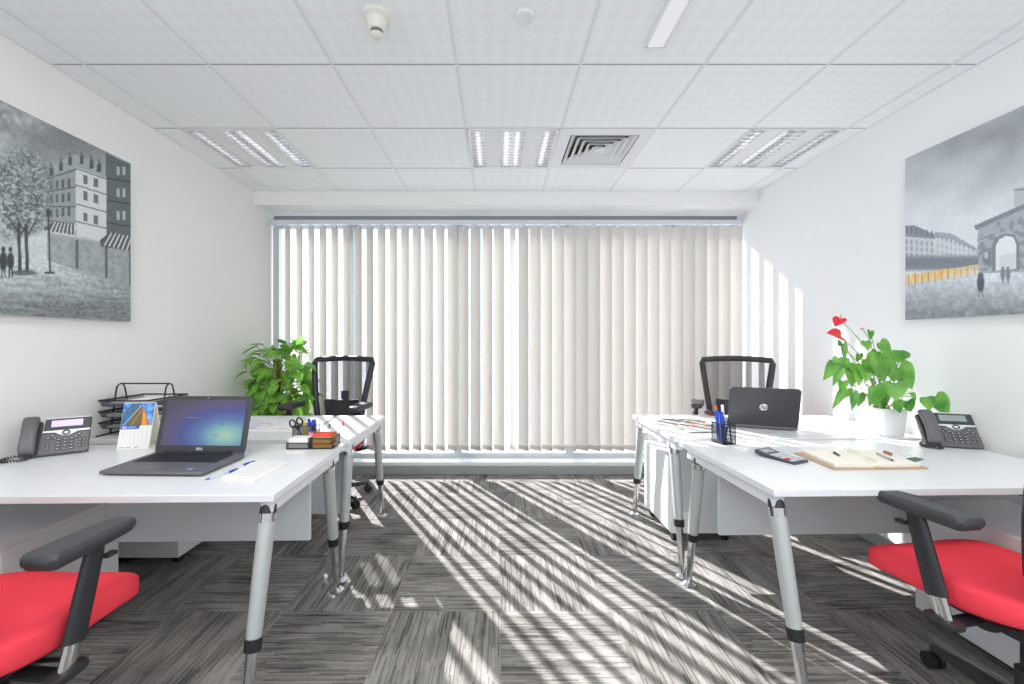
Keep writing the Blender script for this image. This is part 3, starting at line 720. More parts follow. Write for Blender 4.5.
# ------------------------------------------------------------------ office chairs (sitter faces +y)
def chair(label):
    o = thing('office_chair', label, 'chair', group='mesh-back office chairs with red seats')
    def seat_fn(x, y, z):
        f = max(0.0, (y - 0.10) / 0.14); rr = max(0.0, (-y - 0.10) / 0.14)
        k = 1 - 0.10 * max(0, -y / 0.24)
        return [x * k, y, z - 0.030 * f * f + 0.018 * rr + 0.012 * (x / 0.25) ** 2 * (z > 0)]
    G().sell((0, 0.01, 0.448), 0.240, 0.245, 0.045, 0.42, 0.42, 56, 20, seat_fn).build('seat', 'red', o, sharp=80)
    G().sell((0, -0.02, 0.404), 0.190, 0.185, 0.014, 0.5, 0.4, 40, 8).build('seat_pan', 'black', o, sharp=80)
    G().box(-0.09, 0.09, -0.15, 0.10, 0.335, 0.388).build('tilt_mechanism', 'black', o, bevel=0.012)
    G().lathe([(0.026, 0), (0.032, 0.006), (0.032, 0.055), (0.022, 0.062)], 20, (-0.075, -0.04, 0.325)).build('tension_knob', 'black', o)
    G().tube([(0.08, -0.02, 0.355), (0.25, 0.0, 0.350)], 0.006, 8).build('height_lever', 'black', o)
    OB = Vector((0, -0.09, 0))
    G().tube([OB + Vector((0, 0, z_)) for z_ in (0.10, 0.22, 0.2201, 0.34)], [0.028, 0.028, 0.016, 0.016], 20).build('gas_column', 'black', o)
    G().lathe([(0.045, 0.075), (0.050, 0.09), (0.048, 0.118), (0.030, 0.125)], 24, tuple(OB)).build('hub', 'black', o)
    for k in range(5):
        a = R(80 + 72 * k); c, s_ = math.cos(a), math.sin(a); d = Vector((c, s_, 0)); n = Vector((-s_, c, 0))
        vs = []
        for r_, w_, z0, z1 in ((0.035, 0.026, 0.078, 0.120), (0.16, 0.022, 0.072, 0.108), (0.295, 0.016, 0.066, 0.088)):
            vs += [OB + d * r_ + n * q_ * w_ + Vector((0, 0, z_)) for q_, z_ in ((1, z0), (-1, z0), (-0.7, z1), (0.7, z1))]
        fs = [(0, 1, 2, 3), (8, 11, 10, 9)] + [(4 * i + j, 4 * i + (j + 1) % 4, 4 * i + 4 + (j + 1) % 4, 4 * i + 4 + j) for i in (0, 1) for j in range(4)]
        lg = G().add(vs, fs).build('leg', 'black', o, bevel=0.005)
        g = G(); p = OB + d * 0.292
        for q in (-0.014, 0.014):
            u = p + n * q; g.tube([u - n * 0.009 + Vector((0, 0, 0.028)), u - n * 0.0088 + Vector((0, 0, 0.028)), u + n * 0.009 + Vector((0, 0, 0.028))], [0.02, 0.028, 0.028], 18)
        g.tube([p + Vector((0, 0, 0.03)), p + Vector((0, 0, 0.07))], 0.008, 8)
        g.build('caster', 'rubber', lg)
    for s in (-1, 1):
        b0, b1 = Vector((s * 0.264, -0.050, 0.380)), Vector((s * 0.264, 0.030, 0.684))
        P = lambda k: b0.lerp(b1, k)
        ar = G().tube([P(0.22), P(0.6), P(0.86), P(0.985)], [0.031, 0.030, 0.028, 0.026], 20, flat=0.55, ref=(0, 1, 0)).build('armrest', 'black', o, sharp=60)
        G().tube([P(0.02), P(0.24)], 0.024, 20, flat=0.55, ref=(0, 1, 0)).build('chrome_insert', 'chrome', ar, sharp=60)
        g = G(); q = P(0.0)
        g.sell((q.x, q.y, q.z), 0.030, 0.046, 0.012, 0.5, 0.6, 24, 8)
        g.tube([(q.x, q.y, q.z), (s * 0.235, -0.045, 0.366), (s * 0.12, -0.04, 0.368)], [0.02, 0.022, 0.022], 12, flat=0.6, ref=(0, 1, 0))
        g.build('arm_bracket', 'black', ar)
        G().box(-0.006, 0.016, -0.016, 0.016, -0.006, 0.006).build('height_button', 'black', ar, loc=(s * 0.264 + (0.008 if s > 0 else -0.018), 0.058, 0.640), bevel=0.003)
        # angular pad, bevelled sides, slightly tapered nose
        prof = [(-0.049, -0.112), (-0.036, -0.122), (0.036, -0.122), (0.049, -0.112), (0.047, 0.04), (0.038, 0.125), (0.022, 0.140), (-0.022, 0.140), (-0.038, 0.125), (-0.047, 0.04)]
        g = G(); n_ = len(prof); rings = ((0.82, 0.682), (1.0, 0.700), (1.0, 0.710), (0.86, 0.721))
        vs = [(s * 0.258 + x * k, -0.010 + (y + 0.01) * (1 - (1 - k) * 0.45), z + 0.004 * (abs(x) > 0.04) * (z > 0.70)) for k, z in rings for x, y in prof]
        fs = [tuple(range(n_))[::-1], tuple(3 * n_ + j for j in range(n_))] + [(i * n_ + j, i * n_ + (j + 1) % n_, (i + 1) * n_ + (j + 1) % n_, (i + 1) * n_ + j) for i in range(3) for j in range(n_)]
        g.add(vs, fs).build('arm_pad', 'pad', ar, bevel=0.003)
    # backrest
    def back(u, z):                           # u -1..1 across
        k = (z - 0.56) / (1.095 - 0.56); hw = 0.176 + 0.080 * k
        return Vector((u * hw, -0.245 - 0.085 * k + 0.035 * u * u + 0.02 * math.sin(PI * k), z))
    pts = []
    zb, zt = 0.56, 1.095
    pts += [back(-0.94, zb), back(-0.5, zb - 0.006), back(0, zb - 0.008), back(0.5, zb - 0.006), back(0.94, zb)]
    pts += [back(1, zb + 0.03)] + [back(1, zb + 0.03 + (zt - zb - 0.06) * i / 6) for i in range(1, 7)] + [back(0.95, zt)]
    pts += [back(0.5, zt + 0.008), back(0, zt + 0.012), back(-0.5, zt + 0.008), back(-0.95, zt)]
    pts += [back(-1, zt - 0.03 - (zt - zb - 0.06) * i / 6) for i in range(0, 6)] + [back(-1, zb + 0.03)]
    bk = G().tube(pts, 0.024, 10, closed=True, flat=1.0, ref=(0, 1, 0)).build('back_frame', 'black', o, sharp=80)
    G().grid(lambda u, v: back(2 * u - 1, zb + (zt - zb) * v), 16, 12).build('back_net', 'net', bk)
    lum = [(-0.155, 0.60), (0.155, 0.60), (0.160, 0.745), (0.150, 0.772), (0.10, 0.766), (0, 0.760), (-0.10, 0.766), (-0.150, 0.772), (-0.160, 0.745)]
    g = G(); n_ = len(lum)
    vs = [tuple(back(x / 0.215, z) + Vector((0, dy, 0))) for dy in (-0.012, -0.028) for x, z in lum]
    g.add(vs, [tuple(range(n_)), tuple(range(n_, 2 * n_))[::-1]] + [(i, (i + 1) % n_, n_ + (i + 1) % n_, n_ + i) for i in range(n_)])
    g.build('lumbar_support', 'black', bk, bevel=0.003)
    G().box(-0.03, 0.03, -0.33, -0.30, 0.765, 0.835).build('lumbar_slider', 'black', bk, bevel=0.005)
    G().tube([(0, -0.13, 0.365), (0, -0.20, 0.37), (0, -0.285, 0.43), (0, -0.31, 0.56), (0, -0.325, 0.80)], [0.03, 0.034, 0.034, 0.03, 0.026], 14, flat=0.5, ref=(1, 0, 0)).build('back_spine', 'black', o)
    return o
ch = chair('office chair with red seat at the front left, before the laptop desk')
ch.location = (-1.412, 1.175, 0); ch.rotation_euler = (0, 0, R(-1))
for k_ in ch.children:
    if k_.name.startswith('armrest'): k_.location = (0, -0.012, -0.018)
for lab, x, y, a in (('office chair with red seat at the front right, before the notebook desk', 1.645, 1.385, 8),
                     ('black mesh-back office chair behind the rear left desk, beside the pothos', -1.310, 3.175, 174),
                     ('black mesh-back office chair behind the rear right desk and black laptop', 1.835, 3.165, 152)):
    c2 = dup(ch); c2['label'] = lab; c2.location = (x, y, 0); c2.rotation_euler = (0, 0, R(a))
    for k_ in c2.children:                    # the armrests stand at different heights
        if k_.name.startswith('armrest'):
            sd = 1 if k_.data.vertices[0].co.x > 0 else -1
            k_.location = (0.022 * sd, -0.022, 0.008) if y < 2 else (0.02 * sd, 0, 0.05)

# ------------------------------------------------------------------ desk phones
def coil(p0, pts, r, turns, wire):
    """helix along a bezier-like polyline"""
    P = [Vector(p) for p in pts]; out = []
    n = turns * 9; k = len(P) - 1
    def pos(t):
        x = t * k; i = min(int(x), k - 1); f = x - i
        a, b, c, d = P[max(i - 1, 0)], P[i], P[i + 1], P[min(i + 2, k)]
        return 0.5 * ((2 * b) + (c - a) * f + (2 * a - 5 * b + 4 * c - d) * f * f + (3 * b - a - 3 * c + d) * f ** 3)
    for i in range(n + 1):
        t = i / n; p = pos(t); q = pos(min(1, t + 0.01)) - pos(max(0, t - 0.01)); q.normalize()
        s = q.cross(Vector((0, 0, 1))).normalized(); u = s.cross(q); a = 2 * PI * turns * t
        out.append(p + (s * math.cos(a) + u * math.sin(a)) * r)
    return out
def phone(label, loc, rz, lit, cord):
    o = thing('desk_phone', label, 'telephone', loc, rz, 'grey desk telephones'); o.scale = (0.92, 0.92, 0.92)
    tilt = R(57)
    X = Matrix.Translation((0, 0, 0.012)) @ Matrix.Rotation(tilt, 4, 'X')       # face frame: x right, y up the slope, z out of the face
    def gg(): g = G(); g.X = X; return g
    W, H, HD = 0.235, 0.118, 0.185
    gg().prism([(0, 0), (W, 0), (W, H), (0, H)], -0.022, 0.0).build('body', 'phone', o, bevel=0.004)
    g = G(); g.add([(0.02, 0.02, 0.0), (W - 0.02, 0.02, 0.0), (0.03, 0.115, 0.0), (W - 0.03, 0.115, 0.0), (0.03, 0.055, 0.085), (W - 0.03, 0.055, 0.085), (0.02, 0.004, 0.012), (W - 0.02, 0.004, 0.012)],
               [(0, 1, 3, 2), (2, 3, 5, 4), (4, 5, 7, 6), (6, 7, 1, 0), (0, 2, 4, 6), (1, 7, 5, 3)])
    g.build('stand', 'phone_dark', o, bevel=0.002)
    gg().prism([(0.068, H - 0.012), (W, H - 0.012), (W + 0.001, HD), (0.072, HD)], -0.018, 0.002).build('display_bezel', 'phone_dark', o, bevel=0.003)
    gg().prism([(0.072, HD - 0.001), (W, HD - 0.001), (W, HD + 0.004), (0.072, HD + 0.004)], -0.020, 0.003).build('top_edge', 'logo', o, bevel=0.001)
    gg().prism([(0.094, 0.140), (0.206, 0.140), (0.206, 0.174), (0.094, 0.174)], 0.0, 0.0035).build('screen', 'lcd_on' if lit else 'lcd', o)
    g = gg()
    for k in range(4): g.prism([(0.099 + k * 0.027, 0.128), (0.118 + k * 0.027, 0.128), (0.118 + k * 0.027, 0.134), (0.099 + k * 0.027, 0.134)], 0.001, 0.0045)
    for k in range(2): g.prism([(0.076, 0.148 + k * 0.014), (0.087, 0.148 + k * 0.014), (0.087, 0.155 + k * 0.014), (0.076, 0.155 + k * 0.014)], 0.001, 0.0045)
    g.build('soft_keys', 'key', o, bevel=0.001)
    gg().prism([(0.066, 0.121), (0.066, 0.112), (0.110, 0.110), (0.128, 0.098), (0.140, 0.092), (0.160, 0.092), (0.172, 0.098), (0.190, 0.110), (W, 0.112), (W, 0.121)], -0.001, 0.0035).build('silver_band', 'logo', o, bevel=0.001)
    g = gg(); g.tube([(0.150 + 0.013 * math.cos(2 * PI * i / 24), 0.1065 + 0.0105 * math.sin(2 * PI * i / 24), 0.005) for i in range(24)], 0.0026, 8, closed=True)
    nav = g.build('navigation_ring', 'phone_dark', o)
    g = gg(); g.sell((0.150, 0.1065, 0.004), 0.0095, 0.0075, 0.003, 1, 1, 20, 8); g.build('select_button', 'logo', nav)
    g = gg(); mk = gg()
    def key(x, y, w_=0.012, h_=0.0085):
        g.mi = 0; g.prism([(x - w_ / 2, y - h_ / 2), (x + w_ / 2, y - h_ / 2), (x + w_ / 2, y + h_ / 2), (x - w_ / 2, y + h_ / 2)], 0.0, 0.004)
        g.mi = 1; g.prism([(x - w_ * 0.25, y - 0.0012), (x + w_ * 0.25, y - 0.0012), (x + w_ * 0.25, y + 0.0016), (x - w_ * 0.25, y + 0.0016)], 0.004, 0.0045)
    for r_ in range(4):
        for c_ in range(3): key(0.126 + c_ * 0.024, 0.022 + r_ * 0.0165, 0.017, 0.011)
    for x, y in ((0.090, 0.080), (0.104, 0.092), (0.113, 0.080), (0.187, 0.080), (0.198, 0.092), (0.211, 0.080)): key(x, y, 0.017, 0.009)
    for k in range(3): key(0.092, 0.026 + k * 0.013, 0.012, 0.012)
    for r_ in range(3):
        for c_ in range(2): key(0.203 + c_ * 0.014, 0.030 + r_ * 0.015, 0.011, 0.011)
    g.build('keypad', ['key', 'key_mark'], o, bevel=0.001)
    # handset on its cradle
    gg().prism([(0.0, 0.004), (0.062, 0.004), (0.064, 0.172), (0.002, 0.172)], -0.020, 0.008).build('cradle', 'phone_dark', o, bevel=0.004)
    def hs(u, v, z):
        return [u * (0.90 + 0.10 * abs(v) / 0.095), v, z + 0.012 * (abs(v) / 0.095) ** 2 * (z < 0) * -1 + 0.012 * (1 - (v / 0.095) ** 2)]
    g = gg(); g.sell((0.030, 0.096, 0.027), 0.030, 0.095, 0.015, 0.6, 0.30, 32, 14, hs); h = g.build('handset', 'phone', o, sharp=80)
    cp = cord
    g = G(); g.tube(coil(None, cp, 0.0055, 26, 0), 0.0022, 5); g.build('coiled_cord', 'phone_dark', o)
pl = at(20.5, 458.6); pr = at(88.8, 450.5)
ang = math.atan2(pr.y - pl.y, pr.x - pl.x)
phone('grey desk phone with lit lilac display, at the left wall', (pl.x + 0.020, pl.y - 0.028, TZ), ang * 0.92, True,
      [(0.030, 0.012, 0.035), (0.036, -0.022, 0.010), (0.010, -0.052, 0.009), (-0.03, -0.045, 0.009), (-0.052, -0.008, 0.009), (-0.035, 0.035, 0.009), (0.004, 0.06, 0.012)])
pl = at(930, 447.5); pr = at(990, 451.3)
ang = math.atan2(pr.y - pl.y, pr.x - pl.x)
phone('grey desk phone with blank grey display, at the right wall', (pl.x - 0.004, pl.y + 0.012, TZ), ang, False,
      [(0.030, 0.012, 0.035), (0.050, -0.020, 0.010), (0.030, -0.050, 0.009), (-0.005, -0.040, 0.009), (-0.020, -0.010, 0.009), (-0.010, 0.03, 0.009)])

# ------------------------------------------------------------------ laptops (user side -y)
def laptop(name, label, loc, rz, W, D, lid_h, lean, keyed, logo):
    o = thing(name, label, 'laptop', loc, rz)
    G().add([(-W/2, 0, 0.006), (W/2, 0, 0.006), (W/2, D, 0.004), (-W/2, D, 0.004), (-W/2, 0.004, 0.019), (W/2, 0.004, 0.019), (W/2, D, 0.026), (-W/2, D, 0.026)],
            [(0, 3, 2, 1), (4, 5, 6, 7), (0, 1, 5, 4), (1, 2, 6, 5), (2, 3, 7, 6), (3, 0, 4, 7)]).build('base', 'laptop', o, bevel=0.005)
    G().box(-W/2 + 0.04, -W/2 + 0.06, 0.03, D - 0.03, 0, 0.006).box(W/2 - 0.06, W/2 - 0.04, 0.03, D - 0.03, 0, 0.006).build('rubber_foot', 'rubber', o)
    zk = lambda y: 0.019 + 0.007 * y / D
    if keyed:
        g = G()
        for r_ in range(6):
            y = D * 0.46 + r_ * 0.0195
            for c_ in range(17):
                x = -W/2 + 0.03 + c_ * (W - 0.06) / 17
                if r_ == 0 and 4 <= c_ <= 8: continue
                g.box(x + 0.0018, x + (W - 0.06) / 17 - 0.0018, y, y + 0.0148, zk(y) - 0.001, zk(y) + 0.0030)
            if r_ == 0: g.box(-W/2 + 0.03 + 4 * (W - 0.06) / 17, -W/2 + 0.03 + 9 * (W - 0.06) / 17 - 0.001, y, y + 0.016, zk(y) - 0.001, zk(y) + 0.003)
        g.build('keyboard', 'keycap', o)
        G().add([(-0.08, 0.025, zk(0.025) + 0.0006), (0.03, 0.025, zk(0.025) + 0.0006), (0.03, 0.1, zk(0.1) + 0.0006), (-0.08, 0.1, zk(0.1) + 0.0006),
                 (-0.08, 0.025, 0.016), (0.03, 0.025, 0.016), (0.03, 0.1, 0.016), (-0.08, 0.1, 0.016)], [(0, 1, 2, 3), (4, 7, 6, 5), (0, 4, 5, 1), (1, 5, 6, 2), (2, 6, 7, 3), (3, 7, 4, 0)]).build('touchpad', 'touchpad', o)
        G().box(W/2 - 0.085, W/2 - 0.062, 0.028, 0.045, 0.0195, 0.0207).build('sticker', 'folder', o)
    # lid in its own frame: x right, y up the lid, z toward the user
    X = Matrix.Translation((0, D - 0.006, 0.024)) @ Matrix.Rotation(PI / 2 - lean, 4, 'X')
    def gg(): g = G(); g.X = X; return g
    g = gg(); g.prism([(-W/2 + 0.004, 0), (W/2 - 0.004, 0), (W/2, 0.02), (W/2, lid_h - 0.012), (W/2 - 0.012, lid_h), (-W/2 + 0.012, lid_h), (-W/2, lid_h - 0.012), (-W/2, 0.02)], -0.011, 0.0)
    lid = g.build('lid', 'laptop_lid', o, bevel=0.004)
    g = gg(); g.prism([(-W/2 + 0.022, 0.032), (W/2 - 0.022, 0.032), (W/2 - 0.022, lid_h - 0.018), (-W/2 + 0.022, lid_h - 0.018)], 0.0, 0.0012)
    # built flat in the lid frame so the picture runs across its own box
    s = g.build('screen', 'screen', lid)
    g = gg(); g.tube([(-W/2 + 0.06, 0.004, 0.004), (W/2 - 0.06, 0.004, 0.004)], 0.008, 12); g.build('hinge', 'keycap', lid)
    e = X.to_euler()
    if logo == 'DELL':
        p = X @ Vector((0, 0.017, 0.0008)); text('lettering', 'DELL', 0.014, 'logo', lid, p, e, bold=0.0003)
        g = gg(); g.mi = 0
        for (x, y, w_, h_) in ((-0.045, 0.150, 0.075, 0.004), (0.0, 0.10, 0.03, 0.004), (-0.12, 0.075, 0.02, 0.003), (0.06, 0.075, 0.03, 0.003), (0.085, 0.12, 0.012, 0.010)):
            g.prism([(x - w_/2, y), (x + w_/2, y), (x + w_/2, y + h_), (x - w_/2, y + h_)], 0.0012, 0.0016)
        g.build('screen_text', 'screen_ink', lid)
        g = gg(); g.lathe([(0.0025, 0), (0.0025, 0.001)], 12, (0, lid_h - 0.009, 0)); g.build('webcam', 'chrome', lid)
    else:
        q = X @ Matrix.Translation((0, lid_h * 0.5, -0.0112)) @ Matrix.Rotation(PI, 4, 'Y')
        g = G(); g.X = q; g.lathe([(0.0205, 0.0), (0.0205, 0.0009)], 32); g.build('emblem_disc', 'logo', lid)
        text('emblem_letters', 'hp', 0.036, 'laptop_lid', lid, q @ Vector((0, 0.0015, 0.0012)), q.to_euler(), shear=0.3, bold=0.0006)
    return o
M['screen_ink'] = emit_mat('screen_ink', (128, 130, 170), 0.8)
a, b, c = at(101.8, 472.5), at(203.6, 474), at(243, 455)
rz = math.atan2(b.y - a.y, b.x - a.x)
mid = (a + b) / 2
laptop('laptop', 'dark grey open laptop with glowing blue screen on the left desk', (mid.x + 0.024, mid.y - 0.042, TZ), rz * 0.8, 0.405, 0.252, 0.248, R(14), True, 'DELL')
bl_, br_ = on(727.8, 424, 2.49), on(798, 427.5, 2.36)
mid = (bl_ + br_) / 2; rz = math.atan2(br_.y - bl_.y, br_.x - bl_.x)
ux, uy = -math.sin(rz), math.cos(rz)
laptop('laptop', 'black laptop seen from behind with silver round emblem, on the rear right desk', (mid.x + ux * 0.236, mid.y + uy * 0.236, TZ), rz + PI, 0.352, 0.24, 0.235, R(17), True, 'hp')

# ------------------------------------------------------------------ small things, front left desk
def slab_quad(g, pts, z0, z1):
    n = len(pts); return g.add([(p.x, p.y, z0) for p in pts] + [(p.x, p.y, z1) for p in pts], [tuple(range(n))[::-1], tuple(range(n, 2 * n))] + [(i, (i + 1) % n, n + (i + 1) % n, n + i) for i in range(n)])
q = [at(222, 479.8), at(254, 482.8), at(288, 464.2), at(256, 461.8)]
c0 = sum(q, Vector()) / 4
o = thing('notepad', 'thick white notepad with faint handwriting at the left desk edge', 'notepad', (c0.x, c0.y, TZ))
loc = [p - c0 for p in q]
slab_quad(G(), loc, 0.0, 0.008).build('page_block', 'paper', o, bevel=0.001)
g = G()
for k in range(11):
    t_ = 0.10 + 0.8 * k / 11; a_ = loc[3].lerp(loc[0], t_); b_ = loc[2].lerp(loc[1], t_)
    x = 0.12
    while x < 0.86:
        w_ = rnd.uniform(0.03, 0.13); p, r_ = a_.lerp(b_, x), a_.lerp(b_, min(0.9, x + w_)); x += w_ + 0.03
        g.bar((p.x, p.y, 0.0082), (r_.x, r_.y, 0.0082), 0.0022, 0.0003)
g.build('handwriting', 'ink_blue', o)
def pen(name, label, p0, p1, z, r, mats, cat='pen'):
    d = p1 - p0; L = Vector((d.x, d.y, 0)).length; o = thing(name, label, cat, (p0.x, p0.y, z + r), math.atan2(d.y, d.x))
    G().tube([(0.014, 0, 0), (L * 0.70, 0, 0)], r, 10).build('barrel', mats[0], o)
    G().tube([(0, 0, 0), (0.004, 0, 0), (0.014, 0, 0)], [r * 0.2, r * 0.4, r * 0.95], 10).build('tip', mats[1], o)
    G().tube([(L * 0.70, 0, 0), (L - 0.003, 0, 0), (L, 0, 0)], [r * 1.08, r * 1.08, r * 0.7], 10).build('end_piece', mats[2], o)
    return o
pen('ballpoint_pen', 'clear ballpoint pen with blue tip beside the notepad', at(205, 481), at(238, 470.2), TZ, 0.0045, ('clear', 'blue', 'blue'))
p = at(244, 466); q2 = at(254.5, 463.2); d = q2 - p
o = thing('blue_pen_cap', 'blue pen cap lying beside the notepad corner', 'pen cap', (p.x, p.y, TZ + 0.005), math.atan2(d.y, d.x))
G().tube([(0, 0, 0), (0.045, 0, 0), (0.05, 0, 0)], [0.005, 0.005, 0.0035], 10).build('cap_body', 'blue', o)
G().bar((0.008, 0, 0.0055), (0.046, 0, 0.0055), 0.003, 0.0015).build('clip', 'blue', o)

# calendar
a, b = at(116.2, 450.2), at(150, 449.6)
o = thing('desk_calendar', 'small standing desk calendar with a building photo, beside the laptop', 'calendar', (a.x, a.y, TZ), math.atan2(b.y - a.y, b.x - a.x) + R(6))
W, H, LN = (b - a).length * 0.90, 0.212, 0.055
G().add([(0, 0, 0), (W, 0, 0), (W, LN, H), (0, LN, H), (0, 0.003, 0), (W, 0.003, 0), (W, LN + 0.003, H), (0, LN + 0.003, H)], [(0, 1, 2, 3), (4, 7, 6, 5), (0, 4, 5, 1), (1, 5, 6, 2), (2, 6, 7, 3), (3, 7, 4, 0)]).build('front_page', 'paper', o)
G().add([(0, 0.115, 0), (W, 0.115, 0), (W, LN + 0.006, H), (0, LN + 0.006, H), (0, 0.112, 0), (W, 0.112, 0), (W, LN + 0.003, H), (0, LN + 0.003, H)], [(0, 1, 2, 3), (4, 7, 6, 5), (0, 4, 5, 1), (1, 5, 6, 2), (2, 6, 7, 3), (3, 7, 4, 0)]).build('rear_board', 'cream', o)
G().box(0, W, 0.0, 0.115, 0, 0.002).build('base_board', 'cream', o)
g = G()
for k in range(14):
    x = W * (k + 0.5) / 14; g.tube([(x, LN + 0.003 + 0.006 * math.cos(u), H + 0.001 + 0.006 * math.sin(u)) for u in np.linspace(0, 2 * PI, 9)[:-1]], 0.0008, 4, closed=True)
g.build('wire_binding', 'logo', o)
hh, ww = 90, 66
uu, vv = np.meshgrid(np.linspace(0, 1, ww), np.linspace(0, 1, hh))
A = Art(uu * 280, (1 - vv) * 400)
A.c[:] = (238, 236, 230)
pic = (A.V < 195)
n2 = noise2(ww, hh, 20, 26, 5)
A.c = np.where(pic[..., None], (np.array([92, 146, 214]) + (n2[..., None] - 0.4) * 110), A.c)
A.poly([(0, 195), (0, 90), (70, 0), (150, 0), (60, 195)], (70, 96, 120), 0.75)
A.poly([(60, 195), (120, 30), (176, 30), (186, 195)], (122, 104, 66)); A.poly([(176, 30), (262, 195), (186, 195)], (206, 124, 56))
A.poly([(178, 60), (215, 110), (230, 190), (186, 195)], (240, 170, 90), 0.7); A.line((20, 195), (150, 30), 9, (176, 200, 226), 0.8); A.line((90, 195), (180, 40), 5, (226, 200, 150), 0.6)
A.poly([(0, 195), (175, 195), (165, 228), (0, 228)], (52, 84, 190)); A.poly([(14, 203), (60, 203), (60, 220), (14, 220)], (220, 226, 240)); A.line((70, 209), (140, 209), 5, (160, 178, 226)); A.line((70, 217), (150, 217), 4, (150, 168, 222))
for r_ in range(7):
    for c_ in range(7):
        if c_ > 1 or r_ < 3: A.ell(30 + c_ * 36, 252 + r_ * 18, 5, 3.2, (176, 176, 180), 0.85)
for x in (20, 80, 150): A.line((x, 384), (x + 40, 384), 6, (160, 162, 172), 0.8)
P = np.stack([uu * (W - 0.004) + 0.002, vv * LN * 0.985 - 0.0012, vv * H * 0.985 + 0.002], -1)
picture('printed_page', P, np.clip(A.c, 0, 255), 'print', o)

# desk organiser with loose notes (near rear corner)
a = at(286.5, 449.6); b = at(331, 449.2)
ow = 0.215
oz = thing('desk_organizer', 'black wire-mesh desk organizer on the rear corner of left desk', 'desk organizer', (a.x, a.y, TZ), R(2))
def wires(g, x0, x1, y0, y1, z0, z1, r=0.0022):
    for z in (z0, z1): g.tube([(x0, y0, z), (x1, y0, z), (x1, y1, z), (x0, y1, z)], r, 6, closed=True)
    for x, y in ((x0, y0), (x1, y0), (x1, y1), (x0, y1)): g.tube([(x, y, z0), (x, y, z1)], r, 6)
def meshbox(x0, x1, y0, y1, z0, z1):
    g = G()
    for (p, q_, u, v) in (((x0, y0), (x1, y0), z0, z1), ((x1, y0), (x1, y1), z0, z1), ((x1, y1), (x0, y1), z0, z1), ((x0, y1), (x0, y0), z0, z1)):
        g.add([(p[0], p[1], u), (q_[0], q_[1], u), (q_[0], q_[1], v), (p[0], p[1], v)], [(0, 1, 2, 3)])
    g.add([(x0, y0, z0), (x1, y0, z0), (x1, y1, z0), (x0, y1, z0)], [(0, 1, 2, 3)]); return g
for nm, bxs in (('note_tray', (0.0, 0.105, 0.0, 0.075, 0.003, 0.030)), ('sticky_note_tray', (0.110, ow, 0.0, 0.095, 0.003, 0.052)), ('pen_cup', (-0.008, 0.100, 0.082, 0.140, 0.003, 0.095))):
    g = G(); wires(g, *bxs); fr = g.build(nm, 'rubber', oz)
    meshbox(*bxs).build('wire_mesh', 'wire', fr)
def inorg(p): return oz.matrix_basis @ Vector(p)
o = thing('note_block', 'block of white memo paper in the organizer tray', 'note paper', inorg((0.052, 0.037, 0.0052)), R(2))
G().box(-0.045, 0.045, -0.033, 0.033, 0, 0.046).build('sheets', 'paper', o, bevel=0.001)
z = 0.0052
for i, (m_, h_, lab) in enumerate((('yellow', 0.012, 'yellow sticky pad, lowest in the organizer stack'), ('orange', 0.013, 'orange sticky pad above the lowest yellow one'), ('yellow', 0.011, 'yellow sticky pad in the middle of the stack'), ('lime', 0.013, 'lime green sticky pad under the red one'), ('red_note', 0.011, 'red sticky pad on top of the organizer stack'))):
    p = inorg((0.162 + rnd.uniform(-0.002, 0.002), 0.047, z)); z += h_ + 0.0003
    G().box(-0.042, 0.042, -0.040, 0.040, 0, h_).build('sticky_pad', m_, loc=p, rz=R(2 + rnd.uniform(-3, 3)), label=lab, cat='sticky notes', group='sticky pads in the organizer', bevel=0.0008)
p = inorg((0.088, 0.079, 0.040)); G().box(-0.018, 0.018, -0.001, 0.001, 0, 0.030).build('index_tab', 'pink', loc=p, rz=0.2, label='pink sticky tab standing behind the white memo block', cat='sticky note', rot=(R(-12), 0, 0.1))
# things standing in the cup
def stick(name, label, cat, p, q_, r, m0, m1=None, part='barrel'):
    d = q_ - p; o = thing(name, label, cat, p, rot=d.to_track_quat('Z', 'Y').to_euler()); L = d.length
    G().tube([(0, 0, 0), (0, 0, L * 0.7)], r, 10).build(part, m0, o)
    G().tube([(0, 0, L * 0.7), (0, 0, L - 0.004), (0, 0, L)], [r * 1.12, r * 1.12, r * 0.7], 10).build('cap', m1 or m0, o); return o
stick('marker', 'short blue marker with lilac barrel in the organizer cup', 'marker', inorg((0.058, 0.115, 0.006)), inorg((0.056, 0.122, 0.125)), 0.007, 'folder', 'deep_blue')
stick('glue_stick', 'stubby blue-capped glue stick in the organizer cup', 'glue stick', inorg((0.080, 0.110, 0.006)), inorg((0.082, 0.114, 0.122)), 0.011, 'deep_blue', 'blue')
stick('highlighter', 'yellow highlighter leaning in the organizer cup', 'highlighter', inorg((0.060, 0.095, 0.006)), inorg((0.028, 0.112, 0.115)), 0.007, 'yellow', 'yellow')
o = thing('scissors', 'black-handled scissors standing in the organizer cup', 'scissors', inorg((0.036, 0.100, 0.006)), rot=(0.05, R(-18), 0))
